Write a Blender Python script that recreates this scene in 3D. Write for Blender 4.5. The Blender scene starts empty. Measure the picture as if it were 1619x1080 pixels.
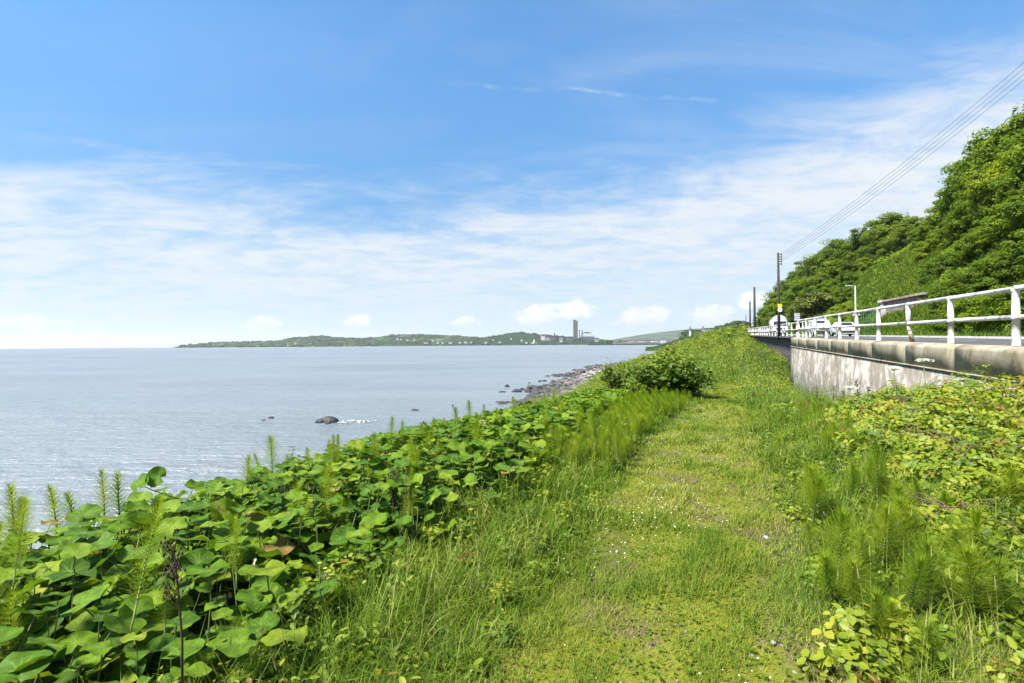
import bpy, bmesh, math, random
import numpy as np
from mathutils import Vector, Matrix

# ------------------------------------------------------------------ camera, sky, sun, exposure
scene = bpy.context.scene
COL = scene.collection
F, CX, CY = 800.0, 809.5, 540.0           # focal length in photo pixels, image centre
PITCH, ROLL = 4.6 / 800.0, -0.0076
K = 0.39                                   # road direction: X = s + K*Y

cam_data = bpy.data.cameras.new('camera')
cam_data.sensor_width = 36.0
cam_data.lens = F / 1619.0 * 36.0
cam_data.clip_start = 0.05
cam_data.clip_end = 60000.0
cam = bpy.data.objects.new('camera', cam_data)
COL.objects.link(cam)
cam.matrix_world = Matrix.Rotation(math.pi / 2 + PITCH, 4, 'X') @ Matrix.Rotation(ROLL, 4, 'Z')
scene.camera = cam

SUN_EL = math.radians(52)
SUN_AZ = math.radians(-120)                # clockwise from +Y: behind the camera, to the left (sea side)
sun_dir = Vector((math.sin(SUN_AZ) * math.cos(SUN_EL), math.cos(SUN_AZ) * math.cos(SUN_EL), math.sin(SUN_EL)))
sun_data = bpy.data.lights.new('sun', 'SUN')
sun_data.energy = 4.4
sun_data.angle = math.radians(11.0)
sun_data.color = (1.0, 0.95, 0.86)
sun = bpy.data.objects.new('sun', sun_data)
COL.objects.link(sun)
sun.rotation_euler = sun_dir.to_track_quat('Z', 'Y').to_euler()

scene.view_settings.view_transform = 'Standard'
scene.view_settings.look = 'None'
scene.view_settings.gamma = 1.0
scene.view_settings.use_curve_mapping = False
scene.view_settings.exposure = 1.6
scene.render.engine = 'CYCLES'
scene.cycles.use_denoising = True
scene.cycles.max_bounces = 10
scene.cycles.diffuse_bounces = 6
scene.cycles.transmission_bounces = 8
scene.cycles.transparent_max_bounces = 8
scene.cycles.volume_bounces = 0
scene.cycles.caustics_reflective = False
scene.cycles.caustics_refractive = False
scene.cycles.sample_clamp_indirect = 6.0


class NT:
    """tiny node-tree helper: nt.n(type, {input: value or socket}, prop=value) -> node"""
    def __init__(self, tree):
        self.t = tree
        tree.nodes.clear()

    def n(self, kind, ins=None, **props):
        nd = self.t.nodes.new(kind)
        for k, v in props.items():
            setattr(nd, k, v)
        for k, v in (ins or {}).items():
            sock = nd.inputs[k]
            if isinstance(v, bpy.types.NodeSocket):
                self.t.links.new(v, sock)
            else:
                sock.default_value = v
        return nd

    def math(self, op, a, b=0.0, c=None, clamp=False):
        ins = {0: a, 1: b}
        if c is not None:
            ins[2] = c
        return self.n('ShaderNodeMath', ins, operation=op, use_clamp=clamp).outputs[0]

    def mix(self, fac, a, b, blend='MIX'):
        nd = self.n('ShaderNodeMix', {0: fac, 6: a, 7: b}, data_type='RGBA', blend_type=blend)
        return nd.outputs[2]

    def sstep(self, x, lo, hi, a=0.0, b=1.0):
        return self.n('ShaderNodeMapRange', {0: x, 1: lo, 2: hi, 3: a, 4: b}, interpolation_type='SMOOTHSTEP').outputs[0]

    def noise(self, vec, scale, detail=4.0, rough=0.55, dist=0.0, out=0):
        return self.n('ShaderNodeTexNoise', {'Vector': vec, 'Scale': scale, 'Detail': detail, 'Roughness': rough, 'Distortion': dist}).outputs[out]

    def mapping(self, vec, scale=(1, 1, 1), rot=(0, 0, 0), loc=(0, 0, 0)):
        return self.n('ShaderNodeMapping', {'Vector': vec, 'Location': loc, 'Rotation': rot, 'Scale': scale}).outputs[0]

    def ramp(self, fac, stops):
        nd = self.n('ShaderNodeValToRGB', {0: fac})
        el = nd.color_ramp.elements
        while len(el) < len(stops):
            el.new(0.5)
        for e, (p, c) in zip(el, stops):
            e.position = p
            e.color = (*c, 1.0) if len(c) == 3 else c
        return nd.outputs[0]


def rgba(c):
    return (c[0], c[1], c[2], 1.0)


def build_world():
    w = bpy.data.worlds.new('World')
    scene.world = w
    w.use_nodes = True
    t = NT(w.node_tree)
    sky = t.n('ShaderNodeTexSky', sky_type='NISHITA', sun_disc=False, sun_elevation=SUN_EL, sun_rotation=SUN_AZ,
              air_density=1.0, dust_density=0.1, ozone_density=2.2, altitude=0.0).outputs[0]
    d = t.n('ShaderNodeTexCoord').outputs['Generated']
    xyz = t.n('ShaderNodeSeparateXYZ', {0: d})
    x, y, z = xyz.outputs[0], xyz.outputs[1], xyz.outputs[2]
    el = t.math('MULTIPLY', t.math('ARCSINE', z), 57.2958)           # degrees
    az = t.math('MULTIPLY', t.math('ARCTAN2', x, y), 57.2958)
    # cloud layers seen in perspective: direction projected on a high sheet
    den = t.math('ADD', t.math('MAXIMUM', z, 0.0), 0.12)
    sheet = t.n('ShaderNodeCombineXYZ', {0: t.math('DIVIDE', x, den), 1: t.math('DIVIDE', y, den), 2: 0.0}).outputs[0]
    big = t.noise(t.mapping(sheet, (0.5, 0.7, 1), (0, 0, 0.5)), 1.0, 3.0, 0.5, 0.4)
    wisp = t.noise(t.mapping(sheet, (0.9, 1.9, 1), (0, 0, 0.45)), 1.3, 8.0, 0.62, 0.9)
    fine = t.noise(t.mapping(sheet, (2.4, 3.3, 1), (0, 0, 0.5)), 1.6, 9.0, 0.68, 0.6)
    # veil of thin cloud, thick towards the horizon
    edge = t.math('ADD', el, t.math('MULTIPLY', t.math('SUBTRACT', big, 0.5), -16.0))
    edge = t.math('ADD', edge, t.math('MULTIPLY', t.math('SUBTRACT', wisp, 0.5), -13.0))
    edge = t.math('ADD', edge, t.math('MULTIPLY', t.math('SUBTRACT', fine, 0.5), -5.0))
    edge = t.math('SUBTRACT', edge, t.math('MULTIPLY', az, 0.08))
    veil = t.sstep(edge, 21.5, 10.0)
    veil = t.math('MULTIPLY', veil, t.sstep(t.math('ADD', t.math('MULTIPLY', fine, 0.6), t.math('MULTIPLY', wisp, 0.4)), 0.38, 0.58, 0.62, 1.0))
    # faint high streaks
    streak = t.noise(t.mapping(sheet, (0.55, 1.6, 1), (0, 0, -0.75)), 1.2, 6.0, 0.6, 0.6)
    streak = t.math('MULTIPLY', t.sstep(streak, 0.45, 0.80), t.sstep(az, -30, 15, 0.10, 0.30))
    patch = t.math('MULTIPLY', t.sstep(wisp, 0.60, 0.80), t.sstep(fine, 0.5, 0.72))
    patch = t.math('MULTIPLY', patch, 0.30)
    cov = t.math('MAXIMUM', veil, t.math('MAXIMUM', streak, patch))
    # one old contrail, drifting and broken
    wob = t.math('MULTIPLY', t.math('SUBTRACT', t.noise(d, 7.0, 3.0, 0.5), 0.5), 2.2)
    line = t.math('ADD', t.math('MULTIPLY', az, -0.105), 27.2)
    line = t.math('ADD', line, t.math('MULTIPLY', t.math('POWER', t.math('SUBTRACT', az, 6.0), 2.0), -0.0045))
    dist = t.math('ABSOLUTE', t.math('SUBTRACT', t.math('ADD', el, wob), line))
    con = t.sstep(dist, 0.34, 0.02)
    con = t.math('MULTIPLY', con, t.math('MULTIPLY', t.sstep(az, -10, 2), t.sstep(az, 29, 20)))
    con = t.math('MULTIPLY', con, t.sstep(t.noise(d, 22.0, 4.0, 0.6), 0.38, 0.68, 0.03, 0.34))
    cov = t.math('MAXIMUM', cov, con)
    # small heaps of cumulus low over the far shore
    lump = t.math('SUBTRACT', t.noise(t.mapping(d, (1, 1, 1.7)), 34.0, 8.0, 0.62), 0.5)
    heaps = None
    for (a, e, ra, re) in ((-26.5, 2.3, 2.2, 1.0), (-17.0, 2.6, 1.8, 0.8), (-5.0, 2.6, 1.8, 0.7), (3.2, 3.2, 3.2, 1.6), (7.0, 3.9, 2.6, 1.5),
                           (14.5, 2.8, 3.4, 1.5), (21.5, 3.0, 2.8, 1.3), (25.5, 4.4, 2.0, 1.0), (-44, 2.0, 3.0, 0.8), (52, 3.0, 4, 1.5), (-70, 3, 5, 1.4),
                           (95, 3, 5, 1.6), (140, 3.5, 6, 1.6), (-120, 3, 6, 1.5), (180, 3, 6, 1.6)):
        da = t.math('DIVIDE', t.math('SUBTRACT', az, a), ra)
        de = t.math('DIVIDE', t.math('SUBTRACT', el, e), re)
        r2 = t.math('ADD', t.math('MULTIPLY', da, da), t.math('MULTIPLY', de, de))
        v = t.math('SUBTRACT', 1.0, r2)
        heaps = v if heaps is None else t.math('MAXIMUM', heaps, v)
    heap = t.sstep(t.math('ADD', heaps, t.math('MULTIPLY', lump, 3.2)), 0.1, 0.75)
    heap = t.math('MULTIPLY', heap, t.sstep(heaps, -1.2, -0.2))
    veil_col = t.mix(t.sstep(el, 0.0, 16.0), (2.85, 3.25, 3.6, 1), (3.3, 3.5, 3.7, 1))
    shade = t.sstep(t.math('ADD', el, t.math('MULTIPLY', lump, 4.0)), 1.6, 3.6)
    heap_col = t.mix(shade, (3.0, 3.3, 3.7, 1), (4.3, 4.25, 4.2, 1))
    k_el = t.sstep(el, 2.0, 34.0, 0.50, 0.90)
    tinted = t.mix(1.0, sky, t.n('ShaderNodeCombineColor', {0: t.math('MULTIPLY', k_el, 0.58), 1: t.math('MULTIPLY', k_el, 0.95), 2: t.math('MULTIPLY', k_el, 1.10)}).outputs[0], 'MULTIPLY')
    col = t.mix(cov, tinted, veil_col)
    col = t.mix(t.math('MULTIPLY', heap, 0.85), col, heap_col)
    bg = t.n('ShaderNodeBackground', {0: col, 1: 0.085})
    t.t.links.new(bg.outputs[0], t.n('ShaderNodeOutputWorld').inputs[0])


build_world()

# ------------------------------------------------------------------ helpers
rng = np.random.default_rng(7)
random.seed(7)


def P(px, py, Y):
    """world point at depth Y seen at photo pixel (px, py)"""
    dx, du = px - CX, CY - py
    r = dx + du * 0.0076
    u = du - dx * 0.0076 + 4.6
    return Vector((r / F * Y, Y, u / F * Y))


def u_of(px):
    return (px - CX) / F


def zr(Y):
    """level of the parapet coping / foot of the railing posts along the road"""
    return 0.0185 * (np.asarray(Y, float) - 15.5)


def lattice(ix, iy, seed):
    n = (ix.astype(np.int64) * 374761393 + iy.astype(np.int64) * 668265263 + seed * 1442695041) & 0x7fffffff
    n = ((n ^ (n >> 13)) * 1274126177) & 0x7fffffff
    return ((n ^ (n >> 16)) & 0xffff) / 65535.0


def vnoise(x, y, seed=0):
    x = np.asarray(x, float); y = np.asarray(y, float)
    ix, iy = np.floor(x), np.floor(y)
    fx, fy = x - ix, y - iy
    fx = fx * fx * (3 - 2 * fx); fy = fy * fy * (3 - 2 * fy)
    a = lattice(ix, iy, seed); b = lattice(ix + 1, iy, seed)
    c = lattice(ix, iy + 1, seed); e = lattice(ix + 1, iy + 1, seed)
    return (a * (1 - fx) + b * fx) * (1 - fy) + (c * (1 - fx) + e * fx) * fy


def fbm(x, y, seed=0, oct=3):
    v, amp, tot = 0.0, 1.0, 0.0
    for i in range(oct):
        v = v + amp * vnoise(np.asarray(x) * 2 ** i, np.asarray(y) * 2 ** i, seed + i * 17)
        tot += amp
        amp *= 0.5
    return v / tot


def mesh_np(name, verts, quads=None, tris=None, attrs=None, smooth=False, mats=(), mat_idx=None):
    me = bpy.data.meshes.new(name)
    verts = np.asarray(verts, np.float32).reshape(-1, 3)
    quads = np.zeros((0, 4), np.int32) if quads is None else np.asarray(quads, np.int32).reshape(-1, 4)
    tris = np.zeros((0, 3), np.int32) if tris is None else np.asarray(tris, np.int32).reshape(-1, 3)
    nq, ntr = len(quads), len(tris)
    me.vertices.add(len(verts))
    me.vertices.foreach_set('co', verts.ravel())
    me.loops.add(nq * 4 + ntr * 3)
    me.loops.foreach_set('vertex_index', np.concatenate([quads.ravel(), tris.ravel()]))
    me.polygons.add(nq + ntr)
    starts = np.concatenate([np.arange(nq) * 4, nq * 4 + np.arange(ntr) * 3]).astype(np.int32)
    me.polygons.foreach_set('loop_start', starts)
    if smooth:
        me.polygons.foreach_set('use_smooth', np.ones(nq + ntr, bool))
    if mat_idx is not None:
        me.polygons.foreach_set('material_index', np.asarray(mat_idx, np.int32))
    for k, v in (attrs or {}).items():
        a = me.attributes.new(k, 'FLOAT', 'POINT')
        a.data.foreach_set('value', np.asarray(v, np.float32))
    for m in mats:
        me.materials.append(m)
    me.update(calc_edges=True)
    return me


def link(name, data, parent=None, loc=None, label=None, cat=None, group=None, kind=None, matrix=None):
    o = bpy.data.objects.new(name, data)
    COL.objects.link(o)
    if parent is not None:
        o.parent = parent
    if matrix is not None:
        o.matrix_local = matrix
    elif loc is not None:
        o.location = loc
    tag(o, label, cat, group, kind)
    return o


def tag(o, label=None, cat=None, group=None, kind=None):
    if label: o['label'] = label
    if cat: o['category'] = cat
    if group: o['group'] = group
    if kind: o['kind'] = kind
    return o


def empty(name, loc, rz=0.0, label=None, cat=None, group=None):
    o = link(name, None, None, loc, label, cat, group)
    o.rotation_euler = (0, 0, rz)
    o.empty_display_size = 0.2
    return o


def bm_mesh(name, bm, mats, smooth=False):
    me = bpy.data.meshes.new(name)
    bm.to_mesh(me)
    bm.free()
    for m in (mats if isinstance(mats, (list, tuple)) else [mats]):
        me.materials.append(m)
    if smooth:
        me.polygons.foreach_set('use_smooth', np.ones(len(me.polygons), bool))
    me.update()
    return me


def bm_box(bm, c, size, rot=None, bevel=0.0, mat=0):
    r = bmesh.ops.create_cube(bm, size=1.0)
    vs = r['verts']
    M = Matrix.Translation(c) @ (rot if rot is not None else Matrix.Identity(4)) @ Matrix.Diagonal((*size, 1))
    bmesh.ops.transform(bm, matrix=M, verts=vs)
    fs = list({f for v in vs for f in v.link_faces})
    for f in fs: f.material_index = mat
    if bevel > 0:
        es = list({e for v in vs for e in v.link_edges})
        bmesh.ops.bevel(bm, geom=es, offset=bevel, segments=2, affect='EDGES', profile=0.6)


def bm_tube(bm, pts, radii, n=8, cap=True, mat=0):
    pts = [Vector(p) for p in pts]
    if not isinstance(radii, (list, tuple)):
        radii = [radii] * len(pts)
    rings = []
    for i, p in enumerate(pts):
        a = pts[max(i - 1, 0)]
        b = pts[min(i + 1, len(pts) - 1)]
        d = (b - a)
        d = d.normalized() if d.length > 1e-9 else Vector((0, 0, 1))
        ref = Vector((0, 0, 1)) if abs(d.z) < 0.9 else Vector((1, 0, 0))
        e1 = d.cross(ref).normalized()
        e2 = d.cross(e1).normalized()
        rings.append([bm.verts.new(p + (e1 * math.cos(2 * math.pi * k / n) + e2 * math.sin(2 * math.pi * k / n)) * radii[i]) for k in range(n)])
    for r0, r1 in zip(rings, rings[1:]):
        for k in range(n):
            f = bm.faces.new((r0[k], r0[(k + 1) % n], r1[(k + 1) % n], r1[k]))
            f.material_index = mat
            f.smooth = True
    if cap:
        for r in (rings[0], rings[-1]):
            f = bm.faces.new(r)
            f.material_index = mat


def tube_mesh(name, pts, radii, mat, n=8):
    bm = bmesh.new()
    bm_tube(bm, pts, radii, n)
    bmesh.ops.recalc_face_normals(bm, faces=bm.faces)
    return bm_mesh(name, bm, mat)


def box_mesh(name, size, mat, bevel=0.0, c=(0, 0, 0)):
    bm = bmesh.new()
    bm_box(bm, c, size, None, bevel)
    return bm_mesh(name, bm, mat)


def blades(pos, L, W, az, lean, curve, segs=3, tint=None):
    """curved tapering grass blades -> verts, quads, tris, tint"""
    N = len(pos)
    t = np.linspace(0, 1, segs + 1)
    ca, sa = np.cos(az), np.sin(az)
    h = np.zeros(N); v = np.zeros(N)
    V = np.zeros((N, 2 * segs + 1, 3), np.float32)
    for i in range(segs + 1):
        if i:
            th = lean + curve * (t[i] - 0.5 / segs)
            h = h + L / segs * np.sin(th)
            v = v + L / segs * np.cos(th)
        cx = pos[:, 0] + h * ca
        cy = pos[:, 1] + h * sa
        cz = pos[:, 2] + v
        if i < segs:
            w = W * 0.5 * (1 - 0.75 * t[i])
            V[:, 2 * i, 0] = cx - sa * w; V[:, 2 * i, 1] = cy + ca * w; V[:, 2 * i, 2] = cz
            V[:, 2 * i + 1, 0] = cx + sa * w; V[:, 2 * i + 1, 1] = cy - ca * w; V[:, 2 * i + 1, 2] = cz
        else:
            V[:, 2 * i, 0] = cx; V[:, 2 * i, 1] = cy; V[:, 2 * i, 2] = cz
    base = (np.arange(N) * (2 * segs + 1))[:, None]
    q = np.concatenate([base + np.array([[2 * i, 2 * i + 1, 2 * i + 3, 2 * i + 2]]) for i in range(segs - 1)], 0) if segs > 1 else np.zeros((0, 4), int)
    tr = base + np.array([[2 * segs - 2, 2 * segs - 1, 2 * segs]])
    tt = np.repeat(tint if tint is not None else rng.random(N), 2 * segs + 1)
    return V.reshape(-1, 3), q, tr, tt


LEAF2 = np.array([[0, 0, 0], [0.36, 0.28, 0.07], [0.30, 0.70, 0.06], [0, 1.0, -0.05], [-0.30, 0.70, 0.06], [-0.36, 0.28, 0.07]])


def leaves(pos, nrm, L, W, tint=None, spin=None):
    """folded ovate leaves; nrm = leaf surface normal, leaf points in a random tangent direction"""
    N = len(pos)
    nrm = nrm / (np.linalg.norm(nrm, axis=1, keepdims=True) + 1e-9)
    a = rng.normal(size=(N, 3)) if spin is None else spin
    d = a - nrm * np.sum(a * nrm, 1, keepdims=True)
    d /= (np.linalg.norm(d, axis=1, keepdims=True) + 1e-9)
    s = np.cross(d, nrm)
    V = (pos[:, None, :] + s[:, None, :] * (LEAF2[None, :, 0:1] * W[:, None, None]) + d[:, None, :] * (LEAF2[None, :, 1:2] * L[:, None, None])
         + nrm[:, None, :] * (LEAF2[None, :, 2:3] * L[:, None, None]))
    base = (np.arange(N) * 6)[:, None]
    q = np.concatenate([base + np.array([[0, 1, 2, 3]]), base + np.array([[0, 3, 4, 5]])], 0)
    tt = np.repeat(tint if tint is not None else rng.random(N), 6)
    return V.reshape(-1, 3), q, tt


def join_np(parts):
    """[(verts, quads, tris, tint)] -> one set"""
    V, Q, T, A = [], [], [], []
    o = 0
    for v, q, t, a in parts:
        V.append(v); A.append(a)
        if q is not None and len(q): Q.append(q + o)
        if t is not None and len(t): T.append(t + o)
        o += len(v)
    return (np.concatenate(V), np.concatenate(Q) if Q else None, np.concatenate(T) if T else None, np.concatenate(A))


def rand_unit(n):
    v = rng.normal(size=(n, 3))
    return v / np.linalg.norm(v, axis=1, keepdims=True)


# ------------------------------------------------------------------ materials
def new_mat(name):
    m = bpy.data.materials.new(name)
    m.use_nodes = True
    return m, NT(m.node_tree)


def finish(t, shader, disp=None):
    out = t.n('ShaderNodeOutputMaterial')
    t.t.links.new(shader, out.inputs[0])


def foliage(name, stops, trans=0.35, rough=0.5, objrand=0.35, spec=0.3, tcol=(1.25, 1.15, 0.5), vein=None, patch=0.0, patch_scale=0.4, spots=0.0):
    m, t = new_mat(name)
    tint = t.n('ShaderNodeAttribute', attribute_name='tint').outputs['Fac']
    r = t.n('ShaderNodeObjectInfo').outputs['Random']
    f = t.math('ADD', t.math('MULTIPLY', tint, 1.0 - objrand), t.math('MULTIPLY', r, objrand))
    if patch:
        geo = t.n('ShaderNodeNewGeometry').outputs['Position']
        pn = t.noise(geo, patch_scale, 3.0, 0.5)
        f = t.math('ADD', f, t.math('MULTIPLY', t.math('SUBTRACT', pn, 0.5), patch), clamp=True)
    col = t.ramp(f, stops)
    if vein:
        va = t.n('ShaderNodeAttribute', attribute_name='vein').outputs['Fac']
        col = t.mix(t.math('MULTIPLY', t.math('POWER', va, 5.0), 0.55), col, rgba(vein))
    if spots:
        pos = t.n('ShaderNodeNewGeometry').outputs['Position']
        n1 = t.noise(pos, 14.0, 4.0, 0.6)
        n2 = t.noise(pos, 55.0, 3.0, 0.6)
        k = t.sstep(n1, 0.3, 0.7, 0.72, 1.3)
        col = t.mix(1.0, col, t.n('ShaderNodeCombineColor', {0: k, 1: k, 2: k}).outputs[0], 'MULTIPLY')
        col = t.mix(t.math('MULTIPLY', t.sstep(t.math('ADD', n1, t.math('MULTIPLY', n2, 0.5)), 0.86, 0.97), spots), col, (0.16, 0.10, 0.03, 1))
    bs = t.n('ShaderNodeBsdfPrincipled', {'Base Color': col, 'Roughness': rough, 'Specular IOR Level': spec})
    tc = t.mix(1.0, col, rgba(tcol), 'MULTIPLY')
    tr = t.n('ShaderNodeBsdfTranslucent', {0: tc})
    mx = t.n('ShaderNodeMixShader', {0: trans, 1: bs.outputs[0], 2: tr.outputs[0]})
    finish(t, mx.outputs[0])
    return m


def plain(name, c, rough=0.6, spec=0.4, metal=0.0, var=0.15, scale=3.0, bump=0.0, bscale=20.0):
    m, t = new_mat(name)
    co = t.n('ShaderNodeTexCoord').outputs['Object']
    nz = t.noise(co, scale, 5.0, 0.6)
    k = t.sstep(nz, 0.3, 0.7, 1.0 - var, 1.0 + var)
    col = t.mix(1.0, rgba(c), t.n('ShaderNodeCombineColor', {0: k, 1: k, 2: k}).outputs[0], 'MULTIPLY')
    ins = {'Base Color': col, 'Roughness': rough, 'Specular IOR Level': spec, 'Metallic': metal}
    if bump:
        b = t.n('ShaderNodeBump', {'Strength': bump, 'Distance': 0.02, 'Height': t.noise(co, bscale, 6.0, 0.6)})
        ins['Normal'] = b.outputs[0]
    finish(t, t.n('ShaderNodeBsdfPrincipled', ins).outputs[0])
    return m


MAT = {}
MAT['grass_short'] = foliage('grass_short', [(0.0, (0.08, 0.15, 0.016)), (0.35, (0.15, 0.215, 0.022)), (0.7, (0.23, 0.265, 0.036)), (1.0, (0.36, 0.32, 0.11))], 0.35, 0.7, 0.0, spec=0.08, patch=0.9, patch_scale=1.3)
MAT['grass_long'] = foliage('grass_long', [(0.0, (0.040, 0.09, 0.008)), (0.4, (0.095, 0.175, 0.010)), (0.75, (0.165, 0.235, 0.018)), (1.0, (0.28, 0.29, 0.09))], 0.4, 0.6, 0.0, spec=0.15, patch=0.7, patch_scale=1.0)
MAT['bank_grass'] = foliage('bank_grass', [(0.0, (0.04, 0.085, 0.008)), (0.4, (0.085, 0.165, 0.011)), (0.75, (0.14, 0.215, 0.016)), (1.0, (0.23, 0.22, 0.06))], 0.3, 0.6, 0.0, patch=0.8, patch_scale=0.16)
MAT['bramble'] = foliage('bramble', [(0.0, (0.04, 0.08, 0.010)), (0.28, (0.10, 0.165, 0.012)), (0.6, (0.19, 0.245, 0.015)), (0.92, (0.29, 0.295, 0.025)), (1.0, (0.20, 0.11, 0.03))], 0.35, 0.5, 0.0, patch=0.5, patch_scale=0.9)
MAT['butterbur'] = foliage('butterbur', [(0.0, (0.034, 0.085, 0.007)), (0.4, (0.070, 0.155, 0.009)), (0.75, (0.13, 0.215, 0.011)), (1.0, (0.215, 0.26, 0.018))], 0.36, 0.6, 0.8, vein=(0.20, 0.28, 0.06), spec=0.15, spots=0.8)
MAT['butterbur_pale'] = foliage('butterbur_pale', [(0.0, (0.42, 0.40, 0.26)), (1.0, (0.5, 0.48, 0.34))], 0.2, 0.6, 0.8)
MAT['butterbur_yellow'] = foliage('butterbur_yellow', [(0.0, (0.24, 0.22, 0.03)), (1.0, (0.24, 0.15, 0.05))], 0.3, 0.5, 0.8, vein=(0.3, 0.3, 0.08))
MAT['petiole'] = plain('petiole', (0.10, 0.12, 0.04), 0.5)
MAT['horsetail'] = foliage('horsetail', [(0.0, (0.13, 0.22, 0.014)), (0.6, (0.20, 0.29, 0.018)), (1.0, (0.29, 0.34, 0.03))], 0.5, 0.7, 0.6, spec=0.05)
MAT['horsetail_stem'] = plain('horsetail_stem', (0.34, 0.38, 0.13), 0.5, var=0.2)
MAT['joint'] = plain('joint', (0.10, 0.12, 0.05), 0.6)
MAT['dry_stem'] = plain('dry_stem', (0.055, 0.035, 0.022), 0.8, var=0.4)
MAT['cane'] = plain('cane', (0.12, 0.075, 0.045), 0.7, var=0.4)
MAT['white_flower'] = plain('white_flower', (0.78, 0.78, 0.68), 0.7, var=0.1)
MAT['yellow_flower'] = plain('yellow_flower', (0.75, 0.55, 0.03), 0.6, var=0.1)
MAT['purple_flower'] = plain('purple_flower', (0.10, 0.09, 0.085), 0.8, var=0.4)
MAT['bark'] = plain('bark', (0.10, 0.085, 0.065), 0.9, var=0.4, bump=0.5)
MAT['tree_leaf'] = foliage('tree_leaf', [(0.0, (0.06, 0.115, 0.010)), (0.4, (0.12, 0.195, 0.014)), (0.7, (0.185, 0.255, 0.018)), (1.0, (0.27, 0.30, 0.03))], 0.46, 0.6, 0.5, spec=0.15)
MAT['tree_leaf_dark'] = foliage('tree_leaf_dark', [(0.0, (0.055, 0.105, 0.014)), (0.5, (0.11, 0.175, 0.020)), (0.9, (0.165, 0.225, 0.026)), (1.0, (0.22, 0.25, 0.03))], 0.46, 0.6, 0.5, spec=0.15)
MAT['tree_leaf_olive'] = foliage('tree_leaf_olive', [(0.0, (0.06, 0.085, 0.014)), (0.5, (0.125, 0.155, 0.025)), (1.0, (0.23, 0.24, 0.05))], 0.25, 0.5, 0.3)
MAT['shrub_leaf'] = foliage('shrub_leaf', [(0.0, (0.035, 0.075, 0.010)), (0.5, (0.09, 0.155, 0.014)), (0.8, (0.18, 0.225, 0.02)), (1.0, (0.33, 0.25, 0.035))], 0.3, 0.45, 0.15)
MAT['gorse'] = foliage('gorse', [(0.0, (0.10, 0.15, 0.015)), (1.0, (0.34, 0.33, 0.03))], 0.25, 0.5, 0.1)
MAT['asphalt'] = plain('asphalt', (0.075, 0.077, 0.082), 0.85, 0.3, var=0.2, scale=1.2, bump=0.3, bscale=120)
MAT['road_paint'] = plain('road_paint', (0.62, 0.62, 0.58), 0.7, var=0.2, scale=8)
MAT['kerb'] = plain('kerb', (0.28, 0.27, 0.25), 0.8, var=0.2)
MAT['pole_wood'] = plain('pole_wood', (0.035, 0.032, 0.03), 0.85, var=0.35, scale=6, bump=0.4)
MAT['wire'] = plain('wire', (0.03, 0.03, 0.033), 0.6)
MAT['steel'] = plain('steel', (0.42, 0.46, 0.45), 0.5, var=0.1)
MAT['sign_grey'] = plain('sign_grey', (0.52, 0.54, 0.56), 0.5, var=0.1)
MAT['sign_yellow'] = plain('sign_yellow', (0.72, 0.62, 0.05), 0.5, var=0.08)
MAT['sign_white'] = plain('sign_white', (0.75, 0.72, 0.70), 0.5, var=0.05)
MAT['sign_ring'] = plain('sign_ring', (0.50, 0.22, 0.20), 0.5, var=0.1)
MAT['black_mark'] = plain('black_mark', (0.04, 0.04, 0.045), 0.6)
MAT['vehicle_white'] = plain('vehicle_white', (0.42, 0.435, 0.445), 0.25, 0.5, var=0.03)
MAT['tyre'] = plain('tyre', (0.018, 0.018, 0.02), 0.85)
MAT['dark_plastic'] = plain('dark_plastic', (0.03, 0.03, 0.033), 0.5)
MAT['window_glass'] = plain('window_glass', (0.02, 0.028, 0.035), 0.06, 0.6, var=0.02)
MAT['headlight'] = plain('headlight', (0.7, 0.72, 0.74), 0.1, 0.6, var=0.02)
MAT['pebble'] = None


def ground_material():
    m, t = new_mat('ground_soil')
    pos = t.n('ShaderNodeNewGeometry').outputs['Position']
    path = t.n('ShaderNodeAttribute', attribute_name='path').outputs['Fac']
    beach = t.n('ShaderNodeAttribute', attribute_name='beach').outputs['Fac']
    n1 = t.noise(pos, 1.3, 5, 0.6)
    n2 = t.noise(pos, 9.0, 6, 0.65)
    moss = t.ramp(n2, [(0.25, (0.06, 0.075, 0.010)), (0.5, (0.13, 0.14, 0.014)), (0.75, (0.20, 0.175, 0.03))])
    soil = t.ramp(n2, [(0.25, (0.045, 0.035, 0.016)), (0.6, (0.10, 0.082, 0.04)), (0.8, (0.17, 0.145, 0.085))])
    wear = t.sstep(t.math('ADD', n1, t.math('MULTIPLY', n2, 0.5)), 0.72, 0.88)
    pcol = t.mix(wear, moss, soil)
    bank = t.ramp(n2, [(0.3, (0.03, 0.045, 0.012)), (0.7, (0.075, 0.10, 0.02))])
    st = t.n('ShaderNodeTexVoronoi', {'Vector': pos, 'Scale': 4.5}).outputs['Color']
    sep = t.n('ShaderNodeSeparateColor', {0: st}).outputs[0]
    shingle = t.ramp(sep, [(0.0, (0.05, 0.048, 0.05)), (0.5, (0.14, 0.13, 0.125)), (1.0, (0.33, 0.29, 0.26))])
    col = t.mix(path, bank, pcol)
    col = t.mix(beach, col, shingle)
    b = t.n('ShaderNodeBump', {'Strength': 0.6, 'Distance': 0.03, 'Height': n2})
    finish(t, t.n('ShaderNodeBsdfPrincipled', {'Base Color': col, 'Roughness': 0.95, 'Specular IOR Level': 0.1, 'Normal': b.outputs[0]}).outputs[0])
    return m


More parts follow.
